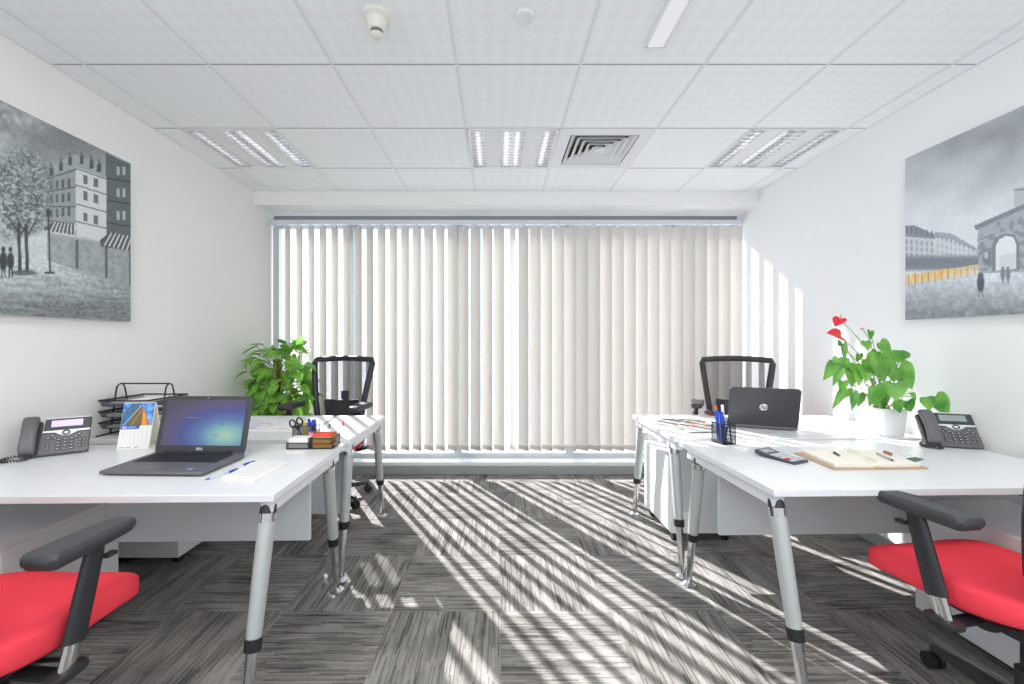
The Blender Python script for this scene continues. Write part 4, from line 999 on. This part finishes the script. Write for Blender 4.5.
for s in (-1, 1):
    G().add([(s * 0.001, -0.0012 * s, 0), (s * 0.008, -0.0012 * s, 0.03), (s * 0.007, -0.0012 * s, 0.075), (-s * 0.004, -0.0012 * s, 0.075), (s * 0.001, 0.0012 * s, 0), (s * 0.008, 0.0012 * s, 0.03), (s * 0.007, 0.0012 * s, 0.075), (-s * 0.004, 0.0012 * s, 0.075)],
            [(0, 1, 2, 3), (4, 7, 6, 5), (0, 4, 5, 1), (1, 5, 6, 2), (2, 6, 7, 3), (3, 7, 4, 0)]).build('blade', 'chrome', o)
    g = G(); g.tube([(-s * 0.002, 0, 0.072), (-s * 0.008, 0, 0.090)], 0.005, 8)
    g.tube([(-s * 0.018 + 0.014 * math.cos(u), 0, 0.108 + 0.019 * math.sin(u)) for u in np.linspace(0, 2 * PI, 19)[:-1]], 0.0042, 8, closed=True)
    g.build('handle_loop', 'black', o)
q = [at(287, 451.8), at(304, 452.8), at(309, 449.8), at(290, 449.6)]
q = [at(286, 453.4), at(302.5, 453.2), at(308, 449.9), at(287, 449.9)]
c0 = sum(q, Vector()) / 4
slab_quad(G(), [p - c0 for p in q], 0, 0.0008).build('paper_slip', 'paper', loc=(c0.x, c0.y - 0.004, TZ), label='small paper slip under the front of the organizer', cat='paper')

# ------------------------------------------------------------------ rear left desk
o = thing('letter_tray', 'black wire letter tray with three tiers behind the calendar', 'letter tray', (-2.130, 2.215, TZ), R(0))
W, D = 0.268, 0.285
for i, z in enumerate((0.062, 0.122, 0.182)):
    g = G(); r = 0.0045
    g.tube([(0.004, 0.0, z + 0.012), (W - 0.004, 0.0, z + 0.012), (W, D, z + 0.012), (0, D, z + 0.012)], r, 6, closed=True)
    g.tube([(0.012, 0.012, z - 0.018), (W - 0.012, 0.012, z - 0.018), (W - 0.008, D - 0.005, z - 0.018), (0.008, D - 0.005, z - 0.018)], 0.0018, 6, closed=True)
    tr = g.build('tray', 'rubber', o)
    g = G(); g.grid(lambda u, v: (0.012 + (W - 0.024) * u, 0.012 + (D - 0.02) * v, z - 0.018), 1, 1)
    for u0, u1 in (((0.004, 0), (W - 0.004, 0)), ((W - 0.002, 0), (W, D)), ((0.002, 0), (0, D))):
        cx_, cy_ = W / 2, D / 2
        f = lambda p: (p[0] + (0.008 if p[0] < cx_ else -0.008), p[1] + (0.010 if p[1] < cy_ else -0.004))
        g.add([(u0[0], u0[1], z + 0.012), (u1[0], u1[1], z + 0.012), (*f(u1), z - 0.018), (*f(u0), z - 0.018)], [(0, 1, 2, 3)])
    g.build('wire_mesh', 'wire', tr)
g = G()
for x in (-0.004, W + 0.004):
    fr = G().tube([(x, -0.005, 0.004), (x, D * 0.98, 0.004)], 0.004, 8)
    fr.tube([(x, 0.075, 0.006), (x, 0.108, 0.22), (x, 0.115, 0.255), (x, 0.128, 0.270), (x, 0.148, 0.272), (x, 0.162, 0.258), (x, 0.170, 0.225), (x, 0.215, 0.006)], 0.004, 8)
    fr.build('side_frame', 'rubber', o)
G().tube([(-0.004, 0.138, 0.273), (W + 0.004, 0.138, 0.273)], 0.0042, 8).build('carry_bar', 'rubber', o)
def lt(p): return Vector((-2.130, 2.215, TZ)) + Vector(p)
G().box(0, 0.215, 0, 0.262, 0, 0.012).build('folder', 'folder', loc=lt((0.018, 0.016, 0.166)), label='pale blue folder in the top letter tray tier', cat='folder', bevel=0.001)
G().box(0, 0.195, 0, 0.235, 0, 0.004).build('loose_paper', 'paper', loc=lt((0.040, 0.026, 0.1785)), rz=R(-3), label='white sheets lying on the blue folder', cat='papers')
G().box(0, 0.21, 0, 0.25, 0, 0.014).build('paper_stack', 'paper', loc=lt((0.03, 0.018, 0.106)), label='white paper stack in the middle letter tray tier', cat='papers', group='papers in the lower tray tiers', bevel=0.001)
G().box(0, 0.21, 0, 0.25, 0, 0.010).build('paper_stack', 'paper', loc=lt((0.03, 0.018, 0.046)), label='white paper stack in the lowest letter tray tier', cat='papers', group='papers in the lower tray tiers', bevel=0.001)

def sheet(name, label, cat, pts, th, seed, palette, z=TZ, dens=9, border=True):
    q = [at(*p, z=z + th) for p in pts]; c0 = sum(q, Vector()) / 4; lo = [p - c0 for p in q]
    o = thing(name, label, cat, (c0.x, c0.y, z))
    slab_quad(G(), lo, 0, th).build('sheet_body', 'paper', o)
    h_, w_ = 40, 40
    uu, vv = np.meshgrid(np.linspace(0.02, 0.98, w_), np.linspace(0.02, 0.98, h_))
    A = Art(uu * 100, vv * 100); A.c[:] = palette[0]; r = np.random.RandomState(seed)
    for k in range(dens):
        col = palette[1 + r.randint(len(palette) - 1)]; x, y = r.uniform(5, 85), r.uniform(5, 85)
        A.poly([(x, y), (x + r.uniform(8, 38), y + r.uniform(-4, 4)), (x + r.uniform(10, 40), y + r.uniform(6, 26)), (x + r.uniform(-3, 3), y + r.uniform(6, 22))], col, 0.8)
    for k in range(8):
        x, y = r.uniform(5, 60), r.uniform(5, 95); A.line((x, y), (x + r.uniform(10, 35), y), 2.2, (150, 150, 155), 0.7)
    a, b, c, d = [np.array((*p[:2], 0)) for p in lo]
    P = (a * (1 - uu[..., None]) + b * uu[..., None]) * (1 - vv[..., None]) + (d * (1 - uu[..., None]) + c * uu[..., None]) * vv[..., None]
    P[..., 2] = th + 0.0006
    picture('printed_face', P, np.clip(A.c, 0, 255), 'print', o)
soft = [(232, 232, 234), (214, 206, 224), (236, 222, 190), (206, 214, 226), (226, 214, 206)]
sheet('brochure', 'pale lilac and cream brochure on the rear left desk, beside the laptop lid', 'brochure', [(236, 431.2), (262, 429.5), (286, 419.5), (250, 417.5)], 0.004, 3, soft)
sheet('drawing_sheet', 'large white drawing sheet at the middle of the rear left desk', 'drawing', [(259, 431.6), (318, 431.2), (331, 418.5), (290, 420.5)], 0.002, 5, [(240, 240, 240), (226, 226, 230)], dens=3)
pen('steel_rule', 'thin dark pencil lying diagonally on the sunlit rear left desk', at(321, 427), at(336, 416.0), TZ, 0.003, ('black', 'black', 'black'), 'pencil')
for lab, px, py, m_ in (('red push pin on the sunlit rear left desk', 343, 425.2, 'red_plastic'), ('green push pin on the sunlit rear left desk', 329.5, 427.4, 'green_felt')):
    p = at(px, py); o = thing('push_pin', lab, 'push pin', p, group='push pins on the rear left desk')
    G().lathe([(0.008, 0), (0.008, 0.003), (0.0045, 0.006), (0.0045, 0.014), (0.007, 0.018), (0.007, 0.020)], 14).build('head', m_, o)
    G().tube([(0, 0, 0.019), (0, 0, 0.032)], [0.0009, 0.0004], 6).build('needle', 'chrome', o)

# ------------------------------------------------------------------ front right desk
# calculator
c0 = at(780.5, 458.6); o = thing('calculator', 'dark pocket calculator with tilted display on the right desk', 'calculator', (c0.x, c0.y, TZ), R(24)); o.scale = (0.88, 0.9, 0.9)
prof = [(-0.095, 0.0), (0.095, 0.0), (0.095, 0.012), (0.040, 0.012 + 0.004), (0.036, 0.016), (-0.095, 0.010)]
g = G(); g.X = Matrix(((0, 0, 1, 0), (1, 0, 0, 0), (0, 1, 0, 0), (0, 0, 0, 1)))
g.prism([(-0.095, 0), (0.04, 0), (0.095, 0.012), (0.092, 0.030), (0.035, 0.018), (-0.095, 0.012)], -0.054, 0.054); g.build('case', 'calc', o, bevel=0.003)
sl = math.atan2(0.012, 0.057)
X = Matrix.Translation((0, 0.035, 0.018)) @ Matrix.Rotation(sl, 4, 'X')
g = G(); g.X = X; g.prism([(-0.042, 0.010), (0.036, 0.010), (0.036, 0.045), (-0.042, 0.045)], -0.001, 0.0012); g.build('display', 'lcd', o)
s2 = math.atan2(0.006, 0.13)
for m_, cells in (('calc_key', None), ('red_note', ((2, 0), (3, 0)))):
    g = G(); g.X = Matrix.Translation((0, -0.095, 0.012)) @ Matrix.Rotation(s2, 4, 'X')
    for r_ in range(5):
        for c_ in range(6):
            red = (c_ in (0, 1) and r_ == 1)
            if red != (m_ == 'red_note'): continue
            x, y = -0.047 + c_ * 0.0158, 0.012 + r_ * 0.0225; g.box(x, x + 0.0120, y, y + 0.015, -0.001, 0.004)
    g.build('keys', m_, o, bevel=0.001)
# notebook
q = [at(793.7, 453.6), at(833.7, 470.4), at(929, 469.4), at(884, 452.0)]
c0 = sum(q, Vector()) / 4; lo = [p - c0 for p in q]
nb = thing('notebook', 'open tan leather ring notebook with cream pages on the right desk', 'notebook', (c0.x, c0.y, TZ))
slab_quad(G(), lo, 0, 0.005).build('cover', 'leather', nb, bevel=0.0015)
sp0, sp1 = lo[0].lerp(lo[3], 0.55), lo[1].lerp(lo[2], 0.50)
def pageblock(quad, h0, h1):
    """quad: outer-rear, outer-front, spine-front, spine-rear"""
    def fn(u, v):
        a = quad[0].lerp(quad[1], v); b = quad[3].lerp(quad[2], v); p = a.lerp(b, u)
        return (p.x, p.y, 0.0052 + h0 + (h1 - h0) * math.sin(PI * min(1, 0.25 + u * 0.75)) ** 0.6)
    def f0(u, v): p = fn(u, v); return (p[0], p[1], 0.0052)
    g = G(); nu, nv = 10, 4
    top = [fn(i / nu, j / nv) for j in range(nv + 1) for i in range(nu + 1)]; bot = [f0(i / nu, j / nv) for j in range(nv + 1) for i in range(nu + 1)]
    n = len(top); W_ = nu + 1; fs = []
    for j in range(nv):
        for i in range(nu):
            a = j * W_ + i; fs += [(a, a + 1, a + W_ + 1, a + W_), (n + a, n + a + W_, n + a + W_ + 1, n + a + 1)]
    for i in range(nu): fs += [(i, n + i, n + i + 1, i + 1), (nv * W_ + i, nv * W_ + i + 1, n + nv * W_ + i + 1, n + nv * W_ + i)]
    for j in range(nv): fs += [(j * W_, (j + 1) * W_, n + (j + 1) * W_, n + j * W_), (j * W_ + nu, n + j * W_ + nu, n + (j + 1) * W_ + nu, (j + 1) * W_ + nu)]
    return g.add(top + bot, fs)
ins = lambda p, q_, k: p.lerp(q_, k)
L = [ins(ins(lo[0], sp0, 0.13), lo[1], 0.03), ins(ins(lo[1], sp1, 0.13), lo[0], 0.10), ins(ins(sp1, lo[1], 0.02), sp0, 0.06), ins(ins(sp0, lo[0], 0.02), sp1, 0.03)]
Rr = [ins(ins(lo[3], sp0, 0.10), lo[2], 0.03), ins(ins(lo[2], sp1, 0.10), lo[3], 0.08), ins(ins(sp1, lo[2], 0.02), sp0, 0.06), ins(ins(sp0, lo[3], 0.02), sp1, 0.03)]
pageblock(L, 0.010, 0.013).build('left_pages', 'cream', nb); pageblock(Rr, 0.006, 0.010).build('right_pages', 'cream', nb)
g = G()
dv = (sp1 - sp0).normalized(); nv_ = Vector((dv.y, -dv.x, 0))
for k in (0.14, 0.22, 0.30, 0.62, 0.70, 0.78):
    p = sp0.lerp(sp1, k)
    g.tube([(p.x + nv_.x * 0.016 * math.cos(u), p.y + nv_.y * 0.016 * math.cos(u), 0.012 + 0.014 * math.sin(u)) for u in np.linspace(-0.4, PI + 0.4, 12)], 0.0014, 6)
g.build('binder_rings', 'yellow_brass', nb) if 'yellow_brass' in M else None
M['yellow_brass'] = mat('brass', (226, 210, 164), 0.3, metal=0.6)
if not any(c.name.startswith('binder_rings') for c in nb.children): g.build('binder_rings', 'yellow_brass', nb)
p = sp1; G().box(-0.012, 0.012, 0, 0.02, 0, 0.006).build('spine_bar', 'yellow_brass', nb, loc=(p.x, p.y + 0.004, 0.0055), bevel=0.001)
q = [at(903, 459.5), at(914, 462.2), at(923.5, 459.8), at(915, 457.8)]; c1 = sum(q, Vector()) / 4 - c0
g = G(); q3 = [p - c0 for p in q]; slab_quad(g, q3, 0.001, 0.004); g.build('bookmark_tab', 'green_felt', nb, bevel=0.002)
zp = TZ + 0.0185
pen('pen', 'short black pen lying on the left notebook page', at(840.5, 457.2, zp), at(833.7, 453.4, zp), zp + 0.001, 0.0045, ('black', 'copper', 'black'))
zp = TZ + 0.0165
pen('fountain_pen', 'silver and black pen lying on the right notebook page', at(894, 461.8, zp), at(877, 454.2, zp), zp, 0.0042, ('silver', 'black', 'silver'))
p, q2 = at(884, 452.6, zp), at(890.5, 455.2, zp); d = q2 - p
o = thing('copper_pen_cap', 'copper brown pen cap beside the silver pen', 'pen cap', (p.x, p.y, zp + 0.005), math.atan2(d.y, d.x))
G().tube([(0, 0, 0), (0.003, 0, 0), (0.05, 0, 0)], [0.0035, 0.0055, 0.0055], 12).build('cap_body', 'copper', o)
G().bar((0.012, 0, 0.0062), (0.046, 0, 0.0062), 0.003, 0.0012).build('clip', 'copper', o)

# pen holder with blue pens
c0 = at(723.5, 443.0)
ph = thing('pen_holder', 'square black wire-mesh pen holder on the rear corner of right desk', 'pen holder', (c0.x, c0.y, TZ), R(14))
g = G(); wires(g, -0.037, 0.037, -0.037, 0.037, 0.003, 0.100, 0.0022); fr = g.build('wire_frame', 'rubber', ph)
meshbox(-0.037, 0.037, -0.037, 0.037, 0.003, 0.100).build('wire_mesh', 'wire', fr)
G().box(-0.039, 0.039, -0.039, 0.039, 0, 0.0028).build('base_plate', 'rubber', ph)
def inph(p): return ph.matrix_basis @ Vector(p)
for lab, m0, m1, a_, b_, r_ in (('thick blue marker at the left in the pen holder', 'blue', 'blue', (-0.026, 0.0, 0.004), (-0.030, 0.012, 0.165), 0.0085),
                                ('second blue marker in the middle of the pen holder', 'blue', 'blue', (-0.006, -0.004, 0.004), (-0.009, 0.004, 0.158), 0.0085),
                                ('tall blue pen with white end in the pen holder', 'blue', 'paper', (0.016, 0.006, 0.004), (0.010, 0.020, 0.190), 0.006),
                                ('black pen leaning left in the pen holder', 'black', 'black', (-0.02, -0.028, 0.004), (0.016, -0.02, 0.138), 0.0045),
                                ('thin black pen leaning right in the pen holder', 'black', 'black', (0.030, -0.018, 0.004), (0.008, -0.026, 0.132), 0.004),
                                ('deep blue pen at the right of the pen holder', 'deep_blue', 'black', (0.030, 0.015, 0.004), (0.022, 0.020, 0.110), 0.0045),
                                ):
    stick('pen', lab, 'pen', inph(a_), inph(b_), r_, m0, m1)
p = at(718.5, 414.2); stick('striped_pencil', 'orange pencil with grey and green bands standing on the rear right desk', 'pencil', p + Vector((0, 0.02, 0.0)), p + Vector((-0.012, 0.03, 0.088)), 0.008, 'orange', 'phone')
q = [at(732, 447.6), at(744, 451.0), at(749, 449.0), at(738, 446.4)]; c0 = sum(q, Vector()) / 4
slab_quad(G(), [p - c0 for p in q], 0, 0.006).build('eraser', 'paper', loc=(c0.x, c0.y, TZ), label='small flat white eraser beside the pen holder', cat='eraser', bevel=0.001)

# ------------------------------------------------------------------ rear right desk
mag = [(150, 148, 144), (92, 92, 94), (70, 76, 84), (140, 124, 100), (196, 104, 66), (128, 132, 138), (120, 116, 78)]
sheet('magazine', 'magazine with grey photographs, leftmost of the three on the rear right desk', 'magazine', [(655, 427.2), (692, 426.2), (697, 418.6), (657, 418.4)], 0.004, 21, mag, dens=16)
sheet('magazine', 'magazine with amber and olive pictures, between the other two magazines', 'magazine', [(672, 428.9), (706, 427.4), (706, 420.5), (686, 419.4)], 0.004, 24, mag, z=TZ + 0.0045, dens=16)
sheet('magazine', 'magazine with a red heading, nearest the pen holder', 'magazine', [(682, 431.2), (716, 430.6), (714, 424.2), (693, 424.6)], 0.004, 27, [(140, 150, 158), (128, 140, 150), (200, 52, 44), (96, 106, 116), (160, 140, 84)], z=TZ + 0.009, dens=12)
p = at(712, 415.4); o = thing('computer_mouse', 'black and red computer mouse left of the black laptop', 'computer mouse', (p.x, p.y + 0.01, TZ), R(20))
G().sell((0, 0, 0.014), 0.030, 0.050, 0.017, 0.8, 0.7, 28, 12, lambda x, y, z: [x, y, z if z > 0 else z * 0.8]).build('shell', 'black', o, sharp=80)
G().sell((0, 0, 0.010), 0.0315, 0.051, 0.006, 0.8, 0.7, 28, 8).build('side_band', 'red_plastic', o, sharp=80)
G().tube([(-0.004, 0.028, 0.028), (0.004, 0.028, 0.028)], 0.006, 12).build('wheel', 'phone', o)

# ------------------------------------------------------------------ plants
OUT = [(0, 0.03), (0.20, -0.14), (0.40, -0.12), (0.51, 0.06), (0.50, 0.26), (0.40, 0.50), (0.25, 0.74), (0.10, 0.93), (0, 1.05)]
POT = [(0, 0.0), (0.18, -0.07), (0.34, -0.02), (0.42, 0.16), (0.41, 0.34), (0.33, 0.56), (0.21, 0.77), (0.08, 0.95), (0, 1.05)]
def leaf(g, p, tip, nor, L, W, fold=0.25, droop=0.2, shape=OUT):
    t = Vector(tip).normalized(); n = Vector(nor); n = (n - t * n.dot(t))
    n = n.normalized() if n.length > 1e-4 else t.orthogonal().normalized()
    s = t.cross(n); P = Vector(p); vs = []; fs = []; k = len(shape)
    for u, v in shape:
        m = max(v, 0.0)
        for sg in (-1, -0.5, 0, 0.5, 1):
            vv = v * abs(sg) + m * (1 - abs(sg)); uu = u * sg
            h = fold * abs(uu) * (1.1 - abs(uu)) - droop * vv * vv
            vs.append(P + t * (vv * L) + s * (uu * W) + n * (h * L))
    for i in range(k - 1):
        for j in range(4): fs.append((i * 5 + j, i * 5 + j + 1, i * 5 + j + 6, i * 5 + j + 5))
    g.add(vs, fs)
# floor pothos on a moss pole in the window corner
pc = Vector((-1.840, 3.50, 0))
o = thing('pothos_plant', 'bushy green pothos in the window corner behind the rear left desk', 'plant', pc)
G().lathe([(0.11, 0), (0.125, 0.01), (0.150, 0.26), (0.158, 0.27), (0.158, 0.29), (0.146, 0.29), (0.142, 0.262), (0.02, 0.26)], 32).build('pot', 'pot', o)
G().lathe([(0.1415, 0.255), (0.1415, 0.266), (0.06, 0.272), (0.01, 0.272)], 24).build('soil', 'soil', o)
G().tube([(0, 0, 0.26), (0.004, 0, 0.6), (0, 0, 0.95), (0, 0, 1.10)], [0.024, 0.022, 0.020, 0.014], 12).build('moss_pole', 'bark', o)
gl, gs = G(), G(); r2 = random.Random(11)
for k in range(210):
    z = r2.uniform(0.32, 1.24) if k > 55 else r2.uniform(0.62, 1.22)
    env = 0.315 * math.sqrt(max(0.12, 1 - ((z - 0.82) / 0.56) ** 2))
    a = r2.uniform(0, 2 * PI) if k % 3 else r2.uniform(-PI, 0)
    rr = env * math.sqrt(r2.uniform(0.20, 1.0))
    p = Vector((rr * math.cos(a), rr * math.sin(a) * 0.6, z))
    if pc.x + p.x < XL + 0.10: p.x = XL + 0.10 - pc.x + r2.uniform(0, 0.05)
    if pc.y + p.y > 3.72: p.y = 3.72 - pc.y
    p.x = min(p.x, -1.60 - pc.x) if z < 1.16 else p.x; outw = Vector((math.cos(a), math.sin(a), 0)); L = r2.uniform(0.085, 0.140)
    tip = outw * r2.uniform(0.25, 0.9) + Vector((r2.uniform(-0.5, 0.5), r2.uniform(-0.4, 0.2), r2.uniform(-1.0, 0.1) if z < 1.12 else r2.uniform(-0.3, 0.5)))
    nor = outw * 0.7 + Vector((0, -0.25, 0.9))
    t_ = tip.normalized() * L
    if pc.x + p.x + t_.x < XL + 0.03: tip.x = abs(tip.x) * 0.2
    leaf(gl, p, tip, nor, L, L * r2.uniform(0.85, 1.0), 0.35, r2.uniform(0.1, 0.35), POT)
    b = Vector((0.01 * math.cos(a), 0.01 * math.sin(a), max(0.27, z - r2.uniform(0.08, 0.22))))
    gs.tube([b, b.lerp(p, 0.5) + Vector((0, 0, 0.03)), p], 0.0028, 5)
gs.build('stems', 'stem', o); gl.build('foliage', 'leaf', o, sharp=180)

# anthurium in a square white pot
pp = Vector((2.125, 2.275, TZ))
o = thing('anthurium_plant', 'anthurium with red flowers in a square white pot, right rear desk', 'plant', pp)
g = G(); hw = 0.064
prof = [(0.055, 0.0), (0.0645, 0.145), (0.0645, 0.150), (0.058, 0.150), (0.057, 0.130)]
vs = [(a * r_, b * r_, z) for r_, z in prof for a, b in ((-1, -1), (1, -1), (1, 1), (-1, 1))]
fs = [(0, 3, 2, 1), (16, 17, 18, 19)] + [(i * 4 + j, i * 4 + (j + 1) % 4, i * 4 + 4 + (j + 1) % 4, i * 4 + 4 + j) for i in range(4) for j in range(4)]
g.add(vs, fs).build('pot', 'pot', o, bevel=0.003)
G().box(-0.056, 0.056, -0.056, 0.056, 0.128, 0.138).build('soil', 'soil', o, bevel=0.004)
gl, gs = G(), G()
def ap(cx_, cy_, d): return on(800 + cx_ / 4.56, 300 + cy_ / 4.56, d) - pp
r3 = random.Random(5)
#            base x, base y, tip x, tip y, depth, width factor
LV = [(355, 262, 392, 372, 2.17, 1.05), (300, 268, 395, 360, 2.20, 0.6), (470, 250, 505, 242, 2.22, 1.0), (425, 262, 500, 240, 2.24, 0.8),
      (450, 310, 522, 405, 2.20, 0.85), (430, 380, 440, 458, 2.16, 1.05), (340, 395, 350, 490, 2.15, 0.95), (440, 462, 460, 515, 2.17, 0.8),
      (490, 462, 510, 510, 2.18, 1.0), (300, 305, 305, 370, 2.19, 0.85), (250, 295, 262, 345, 2.24, 0.9), (232, 320, 240, 395, 2.28, 0.8),
      (150, 290, 112, 365, 2.20, 0.65), (175, 265, 165, 320, 2.26, 0.7), (180, 315, 155, 388, 2.22, 0.5), (195, 200, 205, 285, 2.26, 0.32),
      (172, 195, 200, 205, 2.24, 0.8), (300, 190, 310, 228, 2.25, 1.0), (365, 195, 420, 255, 2.26, 0.7), (320, 142, 322, 178, 2.24, 0.6),
      (195, 370, 188, 425, 2.24, 0.7), (190, 420, 152, 495, 2.20, 0.4), (245, 425, 240, 500, 2.18, 0.42), (215, 405, 205, 450, 2.26, 0.9),
      (270, 425, 268, 485, 2.26, 0.8), (270, 245, 262, 285, 2.28, 0.9), (350, 235, 330, 262, 2.30, 0.9), (330, 430, 320, 485, 2.27, 0.9),
      (265, 335, 270, 390, 2.21, 0.6), (400, 300, 440, 380, 2.27, 0.9), (225, 285, 180, 330, 2.29, 0.7), (385, 420, 380, 500, 2.24, 0.5), (510, 425, 528, 465, 2.16, 0.5)]
root = Vector((0, 0, 0.135))
for x0, y0, x1, y1, d, wf in LV:
    dd = r3.uniform(-0.03, 0.01)
    p, q2 = ap(x0, y0, d), ap(x1, y1, d + dd); L = (q2 - p).length
    lim = XR - 0.02 - pp.x
    p.x = min(p.x, lim - 0.02); q2.x = min(q2.x, lim - 0.01)
    nor = Vector((r3.uniform(-0.5, 0.15), -0.9, r3.uniform(0.25, 0.7)))
    leaf(gl, p, q2 - p, nor, L * 1.0, max(L * 1.05, 0.045) * wf, 0.30, 0.10, OUT)
    b = root + Vector((r3.uniform(-0.035, 0.035), r3.uniform(-0.035, 0.03), 0)); m_ = b.lerp(p, 0.55) + Vector((0, 0, 0.035))
    gs.tube([b, m_, p], 0.0021, 5)
# the big leaf pair reaching over the phone
for x0, y0, x1, y1, d, wf in ((575, 448, 592, 500, 2.10, 1.1), (618, 440, 675, 520, 2.12, 0.85)):
    p, q2 = ap(x0, y0, d), ap(x1, y1, d - 0.01); p.x = min(p.x, XR - 0.03 - pp.x); q2.x = min(q2.x, XR - 0.02 - pp.x)
    leaf(gl, p, q2 - p, (-0.4, -0.9, 0.4), (q2 - p).length * 1.1, (q2 - p).length * wf, 0.22, 0.08, OUT)
    gs.tube([root + Vector((0.04, -0.02, 0)), ap(470, 438, 2.15), ap(550, 445, 2.12), p], 0.0023, 5)
gs.build('stems', 'stem', o); gl.build('foliage', 'leaf2', o, sharp=180)
for x0, y0, x1, y1, d, sx, sy, s in ((272, 180, 183, 86, 2.26, 162, 118, 1.0), (262, 240, 184, 164, 2.22, 130, 150, 1.0), (318, 182, 286, 132, 2.25, 276, 134, 0.45)):
    p, q2 = ap(x1, y1, d), ap(sx, sy, d - 0.02)
    g = G(); L = max((q2 - p).length, 0.03) * (1.0 if s > 0.5 else 0.8)
    leaf(g, p, q2 - p, (-0.5, -0.7, 0.5), L * 1.05, L * 1.0 * (1 if s > 0.5 else 0.6), 0.35, 0.05, OUT)
    f = g.build('flower', 'spathe', o, sharp=180)
    G().tube([p, p + Vector((-0.006, -0.012, 0.012)) * s, p + Vector((-0.012, -0.020, 0.026)) * s], [0.003 * s, 0.0035 * s, 0.002 * s], 8).build('spadix', 'spadix', f)
    b = root + Vector((0, 0, 0)); m_ = ap(x0, y0, d)
    G().tube([b, b.lerp(m_, 0.6) + Vector((0.008, 0, 0)), m_, p], 0.002, 6).build('flower_stalk', 'stem', f)

# ------------------------------------------------------------------ light
sun = bpy.data.lights.new('sun', 'SUN'); sun.energy = 15.5; sun.angle = R(0.5); sun.color = (1.0, 0.955, 0.94)
so = bpy.data.objects.new('sun', sun); C.objects.link(so)
so.rotation_euler = Vector((0.60, -1.0, -0.77)).to_track_quat('-Z', 'Y').to_euler()
for x in (-1.1, 1.3):                       # unseen fill lights, added overhead to brighten the front seats
    al = bpy.data.lights.new('overhead_fill', 'AREA'); al.shape = 'SQUARE'; al.size = 0.55; al.energy = 18; al.color = (1.0, 0.97, 0.93)
    ao = bpy.data.objects.new('overhead_fill', al); C.objects.link(ao); ao.location = (x, 0.5, ZC - 0.012)
wd = bpy.data.worlds.new('sky'); scene.world = wd; wd.use_nodes = True
nt = wd.node_tree; nt.nodes.clear(); L_ = nt.links.new
out = nt.nodes.new('ShaderNodeOutputWorld'); bg = nt.nodes.new('ShaderNodeBackground'); L_(bg.outputs[0], out.inputs[0])
tc = nt.nodes.new('ShaderNodeTexCoord'); no = nt.nodes.new('ShaderNodeTexNoise'); no.inputs['Scale'].default_value = 9; no.inputs['Detail'].default_value = 3
L_(tc.outputs['Generated'], no.inputs['Vector'])
cr = nt.nodes.new('ShaderNodeValToRGB'); e = cr.color_ramp.elements
e[0].position = 0.38; e[0].color = (0.70, 0.82, 1.0, 1); e[1].position = 0.62; e[1].color = (1, 1, 1, 1)
L_(no.outputs['Fac'], cr.inputs[0]); L_(cr.outputs[0], bg.inputs[0]); bg.inputs[1].default_value = 2.4

# ------------------------------------------------------------------ camera and view
cam = bpy.data.cameras.new('camera'); cam.sensor_width = 36; cam.sensor_fit = 'HORIZONTAL'
cam.lens = F * 36 / 1024; cam.shift_x = (512 - CX) / 1024; cam.shift_y = 0.0; cam.clip_start = 0.02
co = bpy.data.objects.new('camera', cam); C.objects.link(co)
co.location = (0, 0, EYE); co.rotation_euler = (PI / 2, 0, 0); scene.camera = co
vs_ = scene.view_settings; vs_.view_transform = 'Standard'; vs_.look = 'None'; vs_.gamma = 1.0; vs_.exposure = 0.18
try: vs_.use_curve_mapping = False
except Exception: pass
scene.cycles.use_denoising = True
scene.cycles.max_bounces = 14; scene.cycles.diffuse_bounces = 8; scene.cycles.transparent_max_bounces = 24
scene.cycles.sample_clamp_indirect = 6
